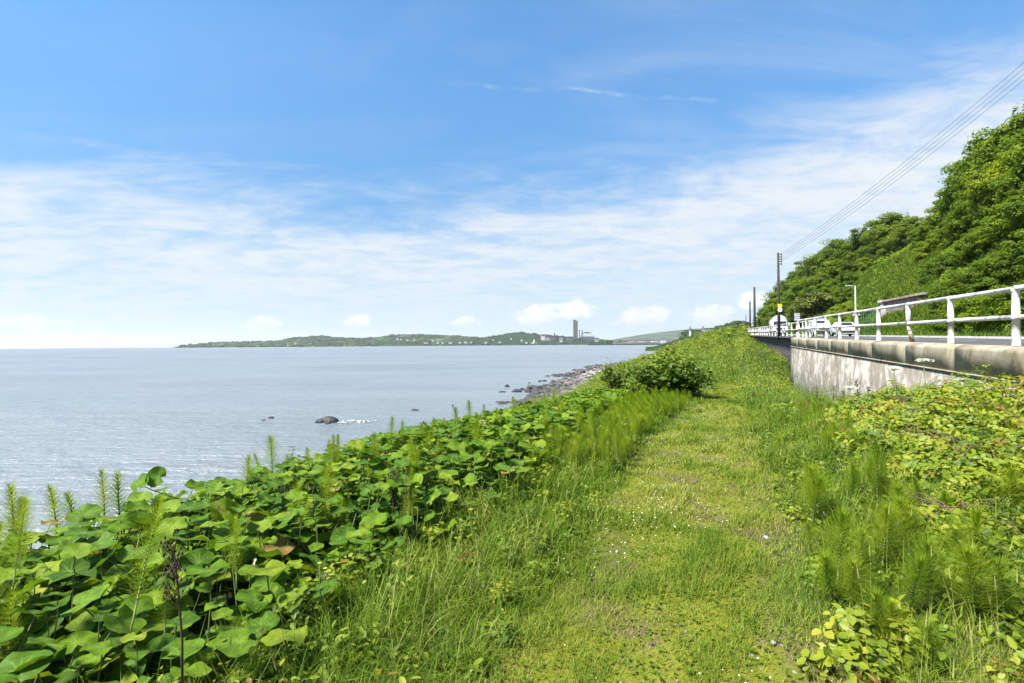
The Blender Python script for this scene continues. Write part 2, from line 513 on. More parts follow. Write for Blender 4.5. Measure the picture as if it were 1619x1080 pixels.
def sea_material():
    m, t = new_mat('sea_water')
    pos = t.n('ShaderNodeNewGeometry').outputs['Position']
    w1 = t.noise(t.mapping(pos, (0.10, 0.42, 1), (0, 0, 0.12)), 1.0, 3.0, 0.55, 0.3)
    w2 = t.noise(t.mapping(pos, (0.55, 1.9, 1), (0, 0, -0.10)), 1.0, 4.0, 0.6, 0.4)
    w3 = t.noise(t.mapping(pos, (2.6, 5.5, 1), (0, 0, 0.2)), 1.0, 3.0, 0.6)
    calm = t.sstep(t.noise(t.mapping(pos, (0.006, 0.022, 1), (0, 0, 0.1)), 1.0, 4.0, 0.6), 0.35, 0.65, 0.40, 1.25)
    h = t.math('ADD', t.math('MULTIPLY', w1, 0.55), t.math('ADD', t.math('MULTIPLY', w2, 0.28), t.math('MULTIPLY', w3, 0.09)))
    h = t.math('MULTIPLY', h, calm)
    b = t.n('ShaderNodeBump', {'Strength': 1.0, 'Distance': 1.0, 'Height': h})
    deep = t.noise(t.mapping(pos, (0.02, 0.06, 1)), 1.0, 3, 0.5)
    col = t.ramp(deep, [(0.3, (0.125, 0.145, 0.158)), (0.7, (0.175, 0.197, 0.208))])
    finish(t, t.n('ShaderNodeBsdfPrincipled', {'Base Color': col, 'Roughness': 0.27, 'IOR': 1.33, 'Normal': b.outputs[0]}).outputs[0])
    return m


def concrete_white():
    m, t = new_mat('weathered_white_concrete')
    co = t.n('ShaderNodeTexCoord').outputs['Object']
    st = t.noise(t.mapping(co, (1.0, 1.0, 0.7)), 1.0, 7, 0.68, 0.8)
    st2 = t.noise(t.mapping(co, (3.0, 3.0, 0.9)), 1.0, 7, 0.72, 0.8)
    blot = t.noise(co, 2.2, 6, 0.65)
    f = t.math('ADD', t.math('MULTIPLY', st, 0.5), t.math('ADD', t.math('MULTIPLY', st2, 0.3), t.math('MULTIPLY', blot, 0.3)))
    col = t.ramp(f, [(0.42, (0.345, 0.335, 0.31)), (0.51, (0.295, 0.28, 0.25)), (0.55, (0.19, 0.17, 0.14)), (0.68, (0.11, 0.093, 0.072))])
    z = t.n('ShaderNodeSeparateXYZ', {0: co}).outputs[2]
    fr = t.math('FRACT', t.math('MULTIPLY', z, 1.45))
    line = t.math('MULTIPLY', t.sstep(t.math('ABSOLUTE', t.math('SUBTRACT', fr, 0.5)), 0.035, 0.012), t.sstep(blot, 0.4, 0.6))
    col = t.mix(t.math('MULTIPLY', line, 0.55), col, (0.20, 0.15, 0.12, 1))
    b = t.n('ShaderNodeBump', {'Strength': 0.35, 'Distance': 0.02, 'Height': t.noise(co, 14, 6, 0.65)})
    finish(t, t.n('ShaderNodeBsdfPrincipled', {'Base Color': col, 'Roughness': 0.9, 'Specular IOR Level': 0.2, 'Normal': b.outputs[0]}).outputs[0])
    return m


def concrete_buff():
    m, t = new_mat('buff_coping_concrete')
    pos = t.n('ShaderNodeNewGeometry').outputs['Position']
    r = t.n('ShaderNodeObjectInfo').outputs['Random']
    n = t.noise(t.mapping(pos, (1.6, 1.6, 1.1)), 1.0, 6, 0.65, 0.3)
    n2 = t.noise(t.mapping(pos, (7, 7, 1.5)), 1.0, 5, 0.6)
    col = t.ramp(t.math('ADD', t.math('MULTIPLY', n, 0.7), t.math('MULTIPLY', n2, 0.3)),
                 [(0.32, (0.10, 0.08, 0.05)), (0.42, (0.20, 0.17, 0.115)), (0.54, (0.28, 0.25, 0.185)), (0.68, (0.36, 0.335, 0.28))])
    k = t.math('ADD', 1.0, t.math('MULTIPLY', r, 0.12))
    col = t.mix(1.0, col, t.n('ShaderNodeCombineColor', {0: k, 1: k, 2: k}).outputs[0], 'MULTIPLY')
    b = t.n('ShaderNodeBump', {'Strength': 0.5, 'Distance': 0.02, 'Height': t.noise(pos, 18, 6, 0.65)})
    finish(t, t.n('ShaderNodeBsdfPrincipled', {'Base Color': col, 'Roughness': 0.92, 'Specular IOR Level': 0.2, 'Normal': b.outputs[0]}).outputs[0])
    return m


def basalt():
    m, t = new_mat('dark_basalt_masonry')
    co = t.n('ShaderNodeTexCoord').outputs['Object']
    mp = t.mapping(co, (1.8, 1.8, 2.8))
    v = t.n('ShaderNodeTexVoronoi', {'Vector': mp, 'Scale': 1.0, 'Randomness': 0.85})
    e = t.n('ShaderNodeTexVoronoi', {'Vector': mp, 'Scale': 1.0, 'Randomness': 0.85}, feature='DISTANCE_TO_EDGE').outputs['Distance']
    c = t.n('ShaderNodeSeparateColor', {0: v.outputs['Color']}).outputs[0]
    col = t.ramp(c, [(0.0, (0.025, 0.025, 0.03)), (0.6, (0.05, 0.05, 0.06)), (1.0, (0.10, 0.095, 0.1))])
    col = t.mix(t.sstep(e, 0.09, 0.02), col, (0.075, 0.068, 0.06, 1))
    n = t.noise(co, 0.9, 5, 0.65)
    col = t.mix(t.sstep(n, 0.58, 0.72), col, (0.20, 0.14, 0.045, 1))
    b = t.n('ShaderNodeBump', {'Strength': 1.0, 'Distance': 0.05, 'Height': t.sstep(e, 0.0, 0.12)})
    finish(t, t.n('ShaderNodeBsdfPrincipled', {'Base Color': col, 'Roughness': 0.9, 'Normal': b.outputs[0]}).outputs[0])
    return m


def rail_paint():
    m, t = new_mat('white_rail_paint')
    co = t.n('ShaderNodeNewGeometry').outputs['Position']
    n = t.noise(co, 7, 7, 0.75)
    n2 = t.noise(co, 1.6, 3, 0.6)
    f = t.math('ADD', n, t.math('MULTIPLY', n2, 0.32))
    col = t.ramp(f, [(0.54, (0.58, 0.58, 0.565)), (0.68, (0.50, 0.50, 0.475)), (0.745, (0.34, 0.31, 0.27)), (0.82, (0.20, 0.115, 0.06))])
    b = t.n('ShaderNodeBump', {'Strength': 0.25, 'Distance': 0.006, 'Height': n})
    finish(t, t.n('ShaderNodeBsdfPrincipled', {'Base Color': col, 'Roughness': 0.5, 'Normal': b.outputs[0]}).outputs[0])
    return m


def rust_mat():
    m, t = new_mat('rusted_iron')
    co = t.n('ShaderNodeNewGeometry').outputs['Position']
    n = t.noise(co, 9, 6, 0.7)
    col = t.ramp(n, [(0.3, (0.06, 0.025, 0.012)), (0.42, (0.19, 0.085, 0.035)), (0.49, (0.32, 0.20, 0.12)), (0.53, (0.58, 0.56, 0.52))])
    finish(t, t.n('ShaderNodeBsdfPrincipled', {'Base Color': col, 'Roughness': 0.9}).outputs[0])
    return m


def fields(name, a, b, c, scale, wood=0.5):
    m, t = new_mat(name)
    pos = t.n('ShaderNodeNewGeometry').outputs['Position']
    sc = t.mapping(pos, (scale, scale * 0.45, scale * 2.0))
    v = t.n('ShaderNodeTexVoronoi', {'Vector': sc, 'Scale': 1.0, 'Randomness': 0.9})
    e = t.n('ShaderNodeTexVoronoi', {'Vector': sc, 'Scale': 1.0, 'Randomness': 0.9}, feature='DISTANCE_TO_EDGE').outputs['Distance']
    cell = t.n('ShaderNodeSeparateColor', {0: v.outputs['Color']}).outputs[0]
    col = t.ramp(cell, [(0.0, a), (0.5, b), (1.0, c)])
    n = t.noise(t.mapping(pos, (scale * 0.8, scale * 0.4, scale * 2)), 1.0, 5, 0.6)
    woods = t.sstep(n, wood, wood + 0.06)
    hedge = t.math('MAXIMUM', t.sstep(e, 0.09, 0.03), woods)
    dark = t.ramp(t.noise(pos, 0.08, 3, 0.6), [(0.3, (0.012, 0.028, 0.012)), (0.7, (0.028, 0.05, 0.02))])
    col = t.mix(hedge, col, dark)
    finish(t, t.n('ShaderNodeBsdfPrincipled', {'Base Color': col, 'Roughness': 1.0, 'Specular IOR Level': 0.0}).outputs[0])
    return m


MAT['ground'] = ground_material()
MAT['sea'] = sea_material()
MAT['white_concrete'] = concrete_white()
MAT['coping'] = concrete_buff()
MAT['basalt'] = basalt()
MAT['rail'] = rail_paint()
MAT['rust'] = rust_mat()
MAT['fields'] = fields('headland_fields', (0.025, 0.048, 0.016), (0.045, 0.075, 0.022), (0.09, 0.115, 0.038), 0.0075, 0.50)
MAT['wooded'] = fields('wooded_hill', (0.015, 0.032, 0.012), (0.025, 0.045, 0.015), (0.05, 0.075, 0.025), 0.012, 0.42)
MAT['far_hill'] = fields('far_moor', (0.04, 0.055, 0.025), (0.055, 0.075, 0.03), (0.08, 0.095, 0.04), 0.003, 0.6)
MAT['rock'] = plain('rock', (0.030, 0.030, 0.032), 0.7, 0.4, var=0.5, scale=2.5, bump=0.8, bscale=6)
MAT['hill_soil'] = plain('hill_soil', (0.045, 0.075, 0.016), 0.95, 0.1, var=0.4, scale=0.5)
SEA_Z = -4.2

# ------------------------------------------------------------------ the shore the photographer stands on
GS = np.array([-45, -20, -16, -13, -11, -9, -7.5, -6, -5, -3.5, -1.2, .5, 2, 4, 5.8, 7.6])
GY = np.array([-8, 8, 15, 22, 30, 36, 42, 60, 78, 95, 125, 170.])
near = [-6, -5.2, -4.8, -4.4, -4.0, -3.4, -2.8, -2.15, -1.85, -1.72, -1.62, -1.6, -1.55, -1.4, -1.25, -1.2]
GZ = np.array([
    near, near,
    [-6, -5.2, -4.8, -4.4, -4.0, -3.5, -3.0, -2.5, -2.2, -2.05, -1.95, -1.95, -1.9, -1.95, -2.1, -2.1],
    [-6, -5.2, -4.7, -4.35, -4.0, -3.5, -3.1, -2.7, -2.45, -2.35, -2.25, -2.2, -2.25, -2.6, -3.0, -3.0],
    [-6, -5.2, -4.7, -4.3, -3.9, -3.5, -3.1, -2.75, -2.55, -2.4, -2.2, -2.05, -2.15, -2.85, -3.55, -3.55],
    [-6, -5.1, -4.6, -4.2, -3.8, -3.4, -3.0, -2.6, -2.4, -2.2, -1.9, -1.7, -1.75, -2.4, -3.4, -3.3],
    [-6, -5, -4.5, -4.05, -3.7, -3.2, -2.9, -2.5, -2.3, -2.0, -1.6, -1.35, -1.2, -1.25, -1.6, -1.65],
    [-6, -4.6, -4.0, -3.3, -2.9, -2.6, -2.4, -2.1, -1.8, -1.4, -.8, -.5, -.35, -.4, -.75, -.8],
    [-6, -4.25, -3.8, -3.3, -2.9, -2.5, -2.0, -1.5, -1.1, -.6, .1, .5, .75, .75, .25, -.15],
    [-6, -4.3, -4, -3.6, -3, -2.2, -1.4, -.5, 0, .6, 1.3, 1.7, 2.1, 2.5, 2.8, 2.7],
    [-6, -4.6, -4.2, -3.8, -3, -2.2, -1.5, -.6, -.1, .5, 1.2, 1.6, 1.9, 2.2, 2.5, 2.5],
    [-6, -5, -4.4, -4, -3.3, -2.5, -1.8, -1, -.4, .2, .9, 1.3, 1.6, 2, 2.3, 2.4]])


def bil(s, Y):
    s = np.clip(s, GS[0], GS[-1]); Y = np.clip(Y, GY[0], GY[-1])
    i = np.clip(np.searchsorted(GS, s) - 1, 0, len(GS) - 2)
    j = np.clip(np.searchsorted(GY, Y) - 1, 0, len(GY) - 2)
    a = (s - GS[i]) / (GS[i + 1] - GS[i]); b = (Y - GY[j]) / (GY[j + 1] - GY[j])
    return (GZ[j, i] * (1 - a) + GZ[j, i + 1] * a) * (1 - b) + (GZ[j + 1, i] * (1 - a) + GZ[j + 1, i + 1] * a) * b


def gz(s, Y):
    s = np.asarray(s, float); Y = np.asarray(Y, float)
    z = 0
    for ds in (-0.5, 0, 0.5):
        for dy in (-0.16, 0, 0.16):
            z = z + bil(s + ds, Y + dy * (6 + np.abs(Y) * 0.3))
    rough = np.clip((Y - 22) / 25, 0, 1)
    return z / 9 + (fbm(s * 1.3, Y * 1.3, 3) - 0.5) * 0.10 + (fbm(s * 0.42, Y * 0.30, 9) - 0.5) * 1.1 * rough


def path_c(Y):
    return np.interp(Y, [-8, 2.4, 9, 17, 24, 30], [-.38, -.28, -.25, .45, .8, 1.0])


def path_hw(Y):
    return np.interp(Y, [-8, 2.4, 6, 9, 17, 24, 30], [.76, .76, .80, .80, .72, .6, .3])


def path_mask(s, Y):
    d = np.abs(s - path_c(Y)) + (fbm(s * 2.2, Y * 1.3, 21) - 0.5) * 0.9
    return np.clip((path_hw(Y) + 0.15 - d) / 0.35, 0, 1) * np.clip((30 - Y) / 6, 0, 1)


def beach_edge(Y):
    return np.interp(Y, [-8, 20, 40, 60, 80, 100, 170], [-9.5, -9.5, -10.5, -12.2, -13.2, -13.2, -13])


def build_ground():
    ss = np.concatenate([np.arange(-45, -16, 2.5), np.arange(-16, 7.61, 0.28)])
    ys = np.concatenate([np.arange(-8, 30, 0.28), np.arange(30, 172, 0.8)])
    S, Y = np.meshgrid(ss, ys)
    s, y = S.ravel(), Y.ravel()
    z = gz(s, y)
    n, k = len(ys), len(ss)
    idx = np.arange(n * k).reshape(n, k)
    q = np.stack([idx[:-1, :-1], idx[:-1, 1:], idx[1:, 1:], idx[1:, :-1]], -1).reshape(-1, 4)
    be = np.clip((beach_edge(y) - s) / 0.8 + 0.5, 0, 1)
    me = mesh_np('ground', np.stack([s + K * y, y, z], 1), q, attrs={'path': path_mask(s, y), 'beach': be}, smooth=True, mats=[MAT['ground']])
    link('ground', me, kind='structure')


build_ground()


def build_sea():
    bm = bmesh.new()
    rings = [0.5, 10, 30, 80, 200, 600, 2000, 6000, 14000]
    n = 72
    prev = None
    c = bm.verts.new((0, 60, SEA_Z))
    for r in rings:
        cur = [bm.verts.new((r * math.cos(2 * math.pi * k / n), 60 + r * math.sin(2 * math.pi * k / n), SEA_Z)) for k in range(n)]
        for k in range(n):
            if prev is None:
                bm.faces.new((c, cur[k], cur[(k + 1) % n]))
            else:
                bm.faces.new((prev[k], cur[k], cur[(k + 1) % n], prev[(k + 1) % n]))
        prev = cur
    bmesh.ops.recalc_face_normals(bm, faces=bm.faces)
    for f in bm.faces:
        if f.normal.z < 0: f.normal_flip()
    link('sea', bm_mesh('sea', bm, MAT['sea']), kind='structure')


build_sea()

# ------------------------------------------------------------------ road, kerb, paint
ROAD_S0, ROAD_S1 = 7.75, 15.4


def road_z(Y):
    return zr(Y) - 0.10


def strip(name, s0, s1, y0, y1, dz, mat, step=4.0, thick=0.0, parent=None, kind=None):
    ys = np.arange(y0, y1 + 1e-6, step) if y1 - y0 > step else np.array([y0, y1])
    V, Q = [], []
    for Y in ys:
        z = float(road_z(Y)) + dz
        V += [(s0 + K * Y, Y, z), (s1 + K * Y, Y, z)]
        if thick:
            V += [(s0 + K * Y, Y, z - thick), (s1 + K * Y, Y, z - thick)]
    w = 4 if thick else 2
    for i in range(len(ys) - 1):
        a, b = i * w, (i + 1) * w
        Q.append((a, a + 1, b + 1, b))
        if thick:
            Q += [(a + 2, a, b, b + 2), (a + 1, a + 3, b + 3, b + 1)]
    if thick:
        e = (len(ys) - 1) * w
        Q += [(0, 2, 3, 1), (e, e + 1, e + 3, e + 2)]
    return link(name, mesh_np(name, V, Q, mats=[mat]), parent, kind=kind)


road = strip('road', 6.25, ROAD_S1, -12, 300, 0.0, MAT['asphalt'], kind='structure')
strip('edge_line', 8.0, 8.12, -12, 300, 0.005, MAT['road_paint'], parent=road)
strip('edge_line', ROAD_S1 - 0.45, ROAD_S1 - 0.33, -12, 300, 0.005, MAT['road_paint'], parent=road)
for Y in np.arange(-8, 140, 6.0):
    strip('centre_line_dash', 11.55, 11.66, Y, Y + 3.6, 0.005, MAT['road_paint'], parent=road)
strip('kerb', ROAD_S1, ROAD_S1 + 0.16, -12, 300, 0.11, MAT['kerb'], thick=0.3, kind='structure')
strip('verge', ROAD_S1 + 0.16, 17.2, -12, 300, 0.09, MAT['hill_soil'], kind='structure')

# ------------------------------------------------------------------ white parapet wall with buff coping
RAIL_S, FAR_S = 5.82, 7.0
n_hat = Vector((1, -K, 0)).normalized()
d_hat = Vector((K, 1, 0)).normalized()
ROADROT = Matrix.Rotation(-math.atan(K), 4, 'Z')          # local +Y runs along the road


def Q_from(n, m=4):
    return [(i * m + k, i * m + (k + 1) % m, (i + 1) * m + (k + 1) % m, (i + 1) * m + k) for i in range(n - 1) for k in range(m)]


def build_parapet():
    y0, y1 = -6.0, 34.3
    wall = empty('parapet_wall', (RAIL_S + K * y1, y1, -3.2), label='weathered white concrete retaining wall with buff coping below the near railing', cat='wall')
    inv = Matrix.Translation(wall.location).inverted()
    # face: a long prism, top follows the road
    V, Q = [], []
    ys = np.linspace(y0, y1, 24)
    for Y in ys:
        top = float(zr(Y)) - 0.63
        lean = 0.10
        for (s, z) in ((RAIL_S - 0.285 - lean, -4.5), (RAIL_S - 0.285, top), (RAIL_S + 0.30, top), (RAIL_S + 0.30, -4.5)):
            V.append((s + K * Y, Y, z))
    for i in range(len(ys) - 1):
        a, b = 4 * i, 4 * i + 4
        for k in range(4):
            Q.append((a + k, a + (k + 1) % 4, b + (k + 1) % 4, b + k))
    Q += [(0, 3, 2, 1)]
    e = 4 * (len(ys) - 1)
    Q += [(e, e + 1, e + 2, e + 3)]
    me = mesh_np('wall_face', V, Q, mats=[MAT['white_concrete']])
    me.transform(inv)
    link('wall_face', me, wall)
    # end return running back to the older wall
    bm = bmesh.new()
    bm_box(bm, (1.6, -0.22, -1.5), (2.6, 0.4, 5.2), None, 0.0)
    m2 = bm_mesh('wall_return', bm, MAT['white_concrete'])
    m2.transform(ROADROT)
    link('wall_return', m2, wall, loc=(0.0, 0.0, float(zr(y1)) + 3.2 - 1.69))
    # drip ledge under the coping
    V, Q = [], []
    for Y in ys:
        z = float(zr(Y)) - 0.615
        for (s, dz) in ((RAIL_S - 0.328, -0.03), (RAIL_S - 0.328, 0.012), (RAIL_S - 0.2, 0.012), (RAIL_S - 0.2, -0.035)):
            V.append((s + K * Y, Y, z + dz))
    me = mesh_np('drip_ledge', V, Q_from(len(ys)), mats=[MAT['coping']])
    me.transform(inv)
    link('drip_ledge', me, wall)
    # coping blocks with open joints and rounded front arris
    L = 2.9
    Y = y0
    prof = [(-0.31, -0.60), (-0.30, -0.125), (-0.292, -0.085), (-0.27, -0.068), (-0.08, -0.012), (0.42, 0.0), (0.42, -0.60)]
    while Y < y1 - 0.1:
        Ye = min(Y + L, y1)
        jit = random.uniform(-0.012, 0.012)
        jz = random.uniform(-0.008, 0.006)
        V, Q = [], []
        sub = np.linspace(Y + 0.005, Ye - 0.005, 5)
        for yy in sub:
            for (a, b) in prof:
                wob = random.uniform(-0.0015, 0.0015)
                V.append((RAIL_S + a + jit + wob + K * yy, yy, float(zr(yy)) + b + jz + wob * 0.6))
        m = len(prof)
        for i in range(4):
            for k in range(m):
                Q.append((i * m + k, i * m + (k + 1) % m, (i + 1) * m + (k + 1) % m, (i + 1) * m + k))
        T = []
        for base, flip in ((0, 1), (4 * m, 0)):
            for k in range(1, m - 1):
                T.append((base, base + k + 1, base + k) if flip else (base, base + k, base + k + 1))
        me = mesh_np('coping_block', V, Q, T, mats=[MAT['coping']])
        me.transform(inv)
        link('coping_block', me, wall)
        Y = Ye
    return wall


parapet = build_parapet()


def build_far_wall():
    y0, y1 = 33.2, 97.0
    wall = empty('stone_wall', (FAR_S + K * y1, y1, -1.0), label='dark basalt sea wall under the distant white railing', cat='wall')
    inv = Matrix.Translation(wall.location).inverted()
    ys = np.linspace(y0, y1, 60)
    zs = np.linspace(0, 1, 9)
    V, Q = [], []
    for Y in ys:
        top = float(zr(Y)) - 0.22
        for f in zs:
            z = -3.5 + (top + 3.5) * f
            bulge = (float(vnoise(Y * 1.7, z * 2.5, 5)) - 0.5) * 0.07
            V.append((FAR_S - 0.22 - 0.12 * (1 - f) + bulge + K * Y, Y, z))
    m = len(zs)
    for i in range(len(ys) - 1):
        for k in range(m - 1):
            Q.append((i * m + k + 1, i * m + k, (i + 1) * m + k, (i + 1) * m + k + 1))
    me = mesh_np('masonry_face', V, Q, mats=[MAT['basalt']], smooth=True)
    me.transform(inv)
    link('masonry_face', me, wall)
    Y = y0
    while Y < y1 - 0.05:
        Ye = min(Y + random.uniform(1.1, 1.7), y1)
        V = []
        jit = random.uniform(-0.02, 0.02)
        for yy in (Y + 0.01, Ye - 0.01):
            for (a, b) in ((-0.30, -0.24), (-0.29, -0.03), (-0.25, 0.0), (0.45, 0.0), (0.45, -0.24)):
                V.append((FAR_S + a + jit + K * yy, yy, float(zr(yy)) + b + jit * 0.5))
        Qs = [(k, (k + 1) % 5, 5 + (k + 1) % 5, 5 + k) for k in range(5)]
        Ts = [(0, 2, 1), (0, 3, 2), (0, 4, 3), (5, 6, 7), (5, 7, 8), (5, 8, 9)]
        me = mesh_np('capstone', V, Qs, Ts, mats=[MAT['basalt']])
        me.transform(inv)
        link('capstone', me, wall)
        Y = Ye


build_far_wall()

# ------------------------------------------------------------------ railings


def post_mesh(h, r, mat):
    bm = bmesh.new()
    bm_tube(bm, [(0, 0, 0), (0, 0, 0.02), (0, 0, 0.02), (0, 0, h * 0.47), (0, 0, h * 0.47), (0, 0, h * 0.53), (0, 0, h * 0.53), (0, 0, h - 0.05), (0, 0, h - 0.04), (0, 0, h + 0.01), (0, 0, h + 0.035)],
            [r * 1.25, r * 1.25, r, r, r * 1.16, r * 1.16, r, r, r * 1.12, r * 1.12, r * 0.6], 12)
    bmesh.ops.recalc_face_normals(bm, faces=bm.faces)
    return bm_mesh('post', bm, mat)


def build_railing(name, label, s, y_start, n, dy, r_post, r_rail, rusted=(), skip_first=False, y_ext=None):
    H = 1.1
    root = empty(name, (s + K * y_start, y_start, float(zr(y_start))), label=label, cat='railing')
    org = root.location.copy()
    pm = post_mesh(H - 0.02, r_post, MAT['rail'])
    tops = []
    for i in range(n):
        Y = y_start + dy * i
        p = Vector((s + K * Y, Y, float(zr(Y)))) - org
        tops.append(p)
        if i in rusted:
            # broken lower half: painted upper part, rusted leaning stump below the middle rail
            top = tube_mesh('post', [(0, 0, H * 0.44), (0, 0, H - 0.03)], [r_post * 1.05, r_post], MAT['rail'], 12)
            po = link('post', top, root, loc=p, label='white post rusted through below the middle rail')
            lean = rusted[i]
            st = tube_mesh('rusted_stump', [(lean[0], lean[1], 0), (lean[0] * 0.5, lean[1] * 0.5, H * 0.25), (0, 0, H * 0.45)], [r_post * 1.0, r_post * 0.85, r_post * 0.8], MAT['rust'], 12)
            link('rusted_stump', st, po)
        else:
            o = link('post', pm, root, loc=p)
            o.rotation_euler = (random.uniform(-.008, .008), random.uniform(-.008, .008), random.uniform(0, 6))
    # rails bay by bay with sleeve joints
    for i in range(n - 1):
        a, b = tops[i], tops[i + 1]
        for h, nm in ((H, 'top_rail'), (H * 0.5, 'middle_rail')):
            A = a + Vector((0, 0, h + random.uniform(-.006, .006))); B = b + Vector((0, 0, h + random.uniform(-.006, .006)))
            dv = (B - A)
            pts = [A, A + dv * 0.03, A + dv * 0.032, A + dv * 0.5 + Vector((0, 0, random.uniform(-.01, .004))), B - dv * 0.032, B - dv * 0.03, B]
            rr = [r_rail * 1.14, r_rail * 1.14, r_rail, r_rail, r_rail, r_rail * 1.14, r_rail * 1.14]
            link(nm, tube_mesh(nm, pts, rr, MAT['rail'], 10), root)
    return root


dyn = 2.59
build_railing('railing', 'white tubular railing along the near parapet wall, one post rusted through', RAIL_S, 9.6 - 2 * dyn, 12, dyn, 0.062, 0.047,
              rusted={4: (0.11, 0.0), 9: (0.02, 0.02)})
build_railing('railing', 'distant white railing on the dark basalt wall beyond the parapet', FAR_S, 35.2, 24, dyn, 0.055, 0.042)

# ------------------------------------------------------------------ hillside
HF = 17.0


def hz(s, Y):
    s = np.asarray(s, float); Y = np.asarray(Y, float)
    a = np.clip(s - HF, 0, None)
    h = 1.16 * a
    top = 17.0 + 4.0 * (fbm(Y * 0.02, s * 0.02, 40) - 0.5)
    h = top * (1 - np.exp(-(h / top) - 0.35 * (h / top) ** 3)) + 0.06 * a
    end = np.clip((235 - Y) / 60, 0, 1)
    end = end * end * (3 - 2 * end)
    return road_z(Y) + 0.05 + h * end + (fbm(s * 0.25, Y * 0.2, 31) - 0.5) * np.clip(a, 0, 3) * 0.5


def build_hill():
    ss = np.concatenate([np.arange(16.9, 40, 0.6), np.arange(40, 130, 5)])
    ys = np.arange(-12, 300, 2.0)
    S, Y = np.meshgrid(ss, ys)
    s, y = S.ravel(), Y.ravel()
    n, k = len(ys), len(ss)
    idx = np.arange(n * k).reshape(n, k)
    q = np.stack([idx[:-1, :-1], idx[:-1, 1:], idx[1:, 1:], idx[1:, :-1]], -1).reshape(-1, 4)
    link('hillside', mesh_np('hillside', np.stack([s + K * y, y, hz(s, y)], 1), q, smooth=True, mats=[MAT['hill_soil']]), kind='structure')


build_hill()


# ------------------------------------------------------------------ far shores
def ridge(name, prof, y_near, y_crest, y_far, mat, rows=14, noise=0.12, step=3.0, low=-9.0, near_slope=1.3):
    px = np.arange(prof[0][0], prof[-1][0] + 0.1, step)
    top = np.interp(px, [p[0] for p in prof], [p[1] for p in prof])
    V = []
    nr = rows + 5
    for i in range(nr):
        if i <= rows:
            f = i / rows
            Y = y_near + (y_crest - y_near) * f
            g = f ** near_slope
        else:
            f = 1 - (i - rows) / 5
            Y = y_crest + (y_far - y_crest) * (1 - f)
            g = f
        for x, t in zip(px, top):
            c = P(x, t, y_crest)
            h0 = SEA_Z + (0.6 if i else -3)
            z = h0 + (c.z - SEA_Z) * g if i else low
            z += (float(fbm(x * 0.05, i * 0.7, 11)) - 0.5) * noise * max(c.z + 4.2, 0) * (1 if 0 < i < rows else 0)
            z += (float(fbm(x * 0.31, i * 1.3, 17)) - 0.5) * noise * 0.35 * max(c.z + 4.2, 0) * (1 if i else 0)
            if i == nr - 1: z = low
            V.append(((x - CX) / F * Y, Y, z))
    k = len(px)
    idx = np.arange(nr * k).reshape(nr, k)
    q = np.stack([idx[:-1, :-1], idx[:-1, 1:], idx[1:, 1:], idx[1:, :-1]], -1).reshape(-1, 4)
    link(name, mesh_np(name, V, q, smooth=True, mats=[MAT[mat]]), kind='structure')


ridge('headland', [(276, 548.6), (285, 547), (300, 545), (330, 542.3), (380, 541), (430, 539.3), (455, 536), (470, 533.5), (490, 532), (510, 531.5), (540, 533.5), (570, 534.5), (592, 533.5), (615, 530.5),
                   (640, 528.8), (660, 528.5), (690, 529.3), (720, 531), (745, 533), (775, 535), (800, 537), (830, 538), (860, 538.5)], 2500, 3300, 4200, 'fields')
ridge('wooded_hill', [(700, 541), (735, 536), (765, 533.5), (785, 531), (800, 527.5), (818, 525.5), (835, 527), (858, 529.5), (885, 532), (915, 535), (945, 537.5), (965, 539.5), (985, 541.5)], 2350, 2700, 3100, 'wooded')
ridge('far_hill', [(925, 541), (950, 540), (970, 537), (985, 534), (1000, 531.5), (1030, 527), (1060, 523.5), (1090, 520.5), (1130, 518), (1200, 515), (1300, 515)], 4200, 5600, 6600, 'far_hill', noise=0.05)
ridge('town_shore', [(930, 541.8), (960, 540.5), (1000, 539.5), (1040, 538.5), (1070, 537), (1110, 535)], 1430, 1560, 1900, 'wooded', noise=0.1)
ridge('wooded_point', [(1066, 541), (1072, 537), (1076, 530), (1084, 525), (1092, 524), (1104, 524), (1120, 521.5), (1138, 517.5), (1150, 513.5), (1162, 510), (1172, 508.5), (1180, 511), (1187, 516), (1210, 520), (1260, 520)], 700, 860, 1100, 'wooded', noise=0.14)
# low coast between the near bank and the town
ridge('coast', [(1020, 552.5), (1030, 550.5), (1038, 547.6), (1047, 545), (1056, 542), (1070, 538), (1090, 533), (1110, 528), (1140, 523), (1180, 520), (1230, 520)], 260, 420, 640, 'fields', noise=0.12, step=2.0)

# ------------------------------------------------------------------ poles, wires, signs, lamp


def utility_pole(Y, s, h, label, steps=0, r=0.15):
    z0 = float(road_z(Y))
    root = empty('utility_pole', (s + K * Y, Y, z0), label=label, cat='utility pole', group='timber poles along the road')
    link('shaft', tube_mesh('shaft', [(0, 0, -0.3), (0, 0, h * 0.5), (0, 0, h)], [r * 1.1, r, r * 0.85], MAT['pole_wood'], 12), root)
    im = None
    for k in range(steps):
        if im is None:
            bm = bmesh.new()
            bm_tube(bm, [(0, 0, 0), (0.22, 0, 0)], 0.03, 6)
            bm_tube(bm, [(0.22, 0, -0.06), (0.22, 0, 0.0), (0.22, 0, 0.10)], [0.06, 0.075, 0.04], 8)
            bmesh.ops.recalc_face_normals(bm, faces=bm.faces)
            im = bm_mesh('insulator', bm, MAT['pole_wood'])
        link('insulator', im, root, loc=(r * 0.7, 0, h - 0.16 - k * 0.23))
    return root


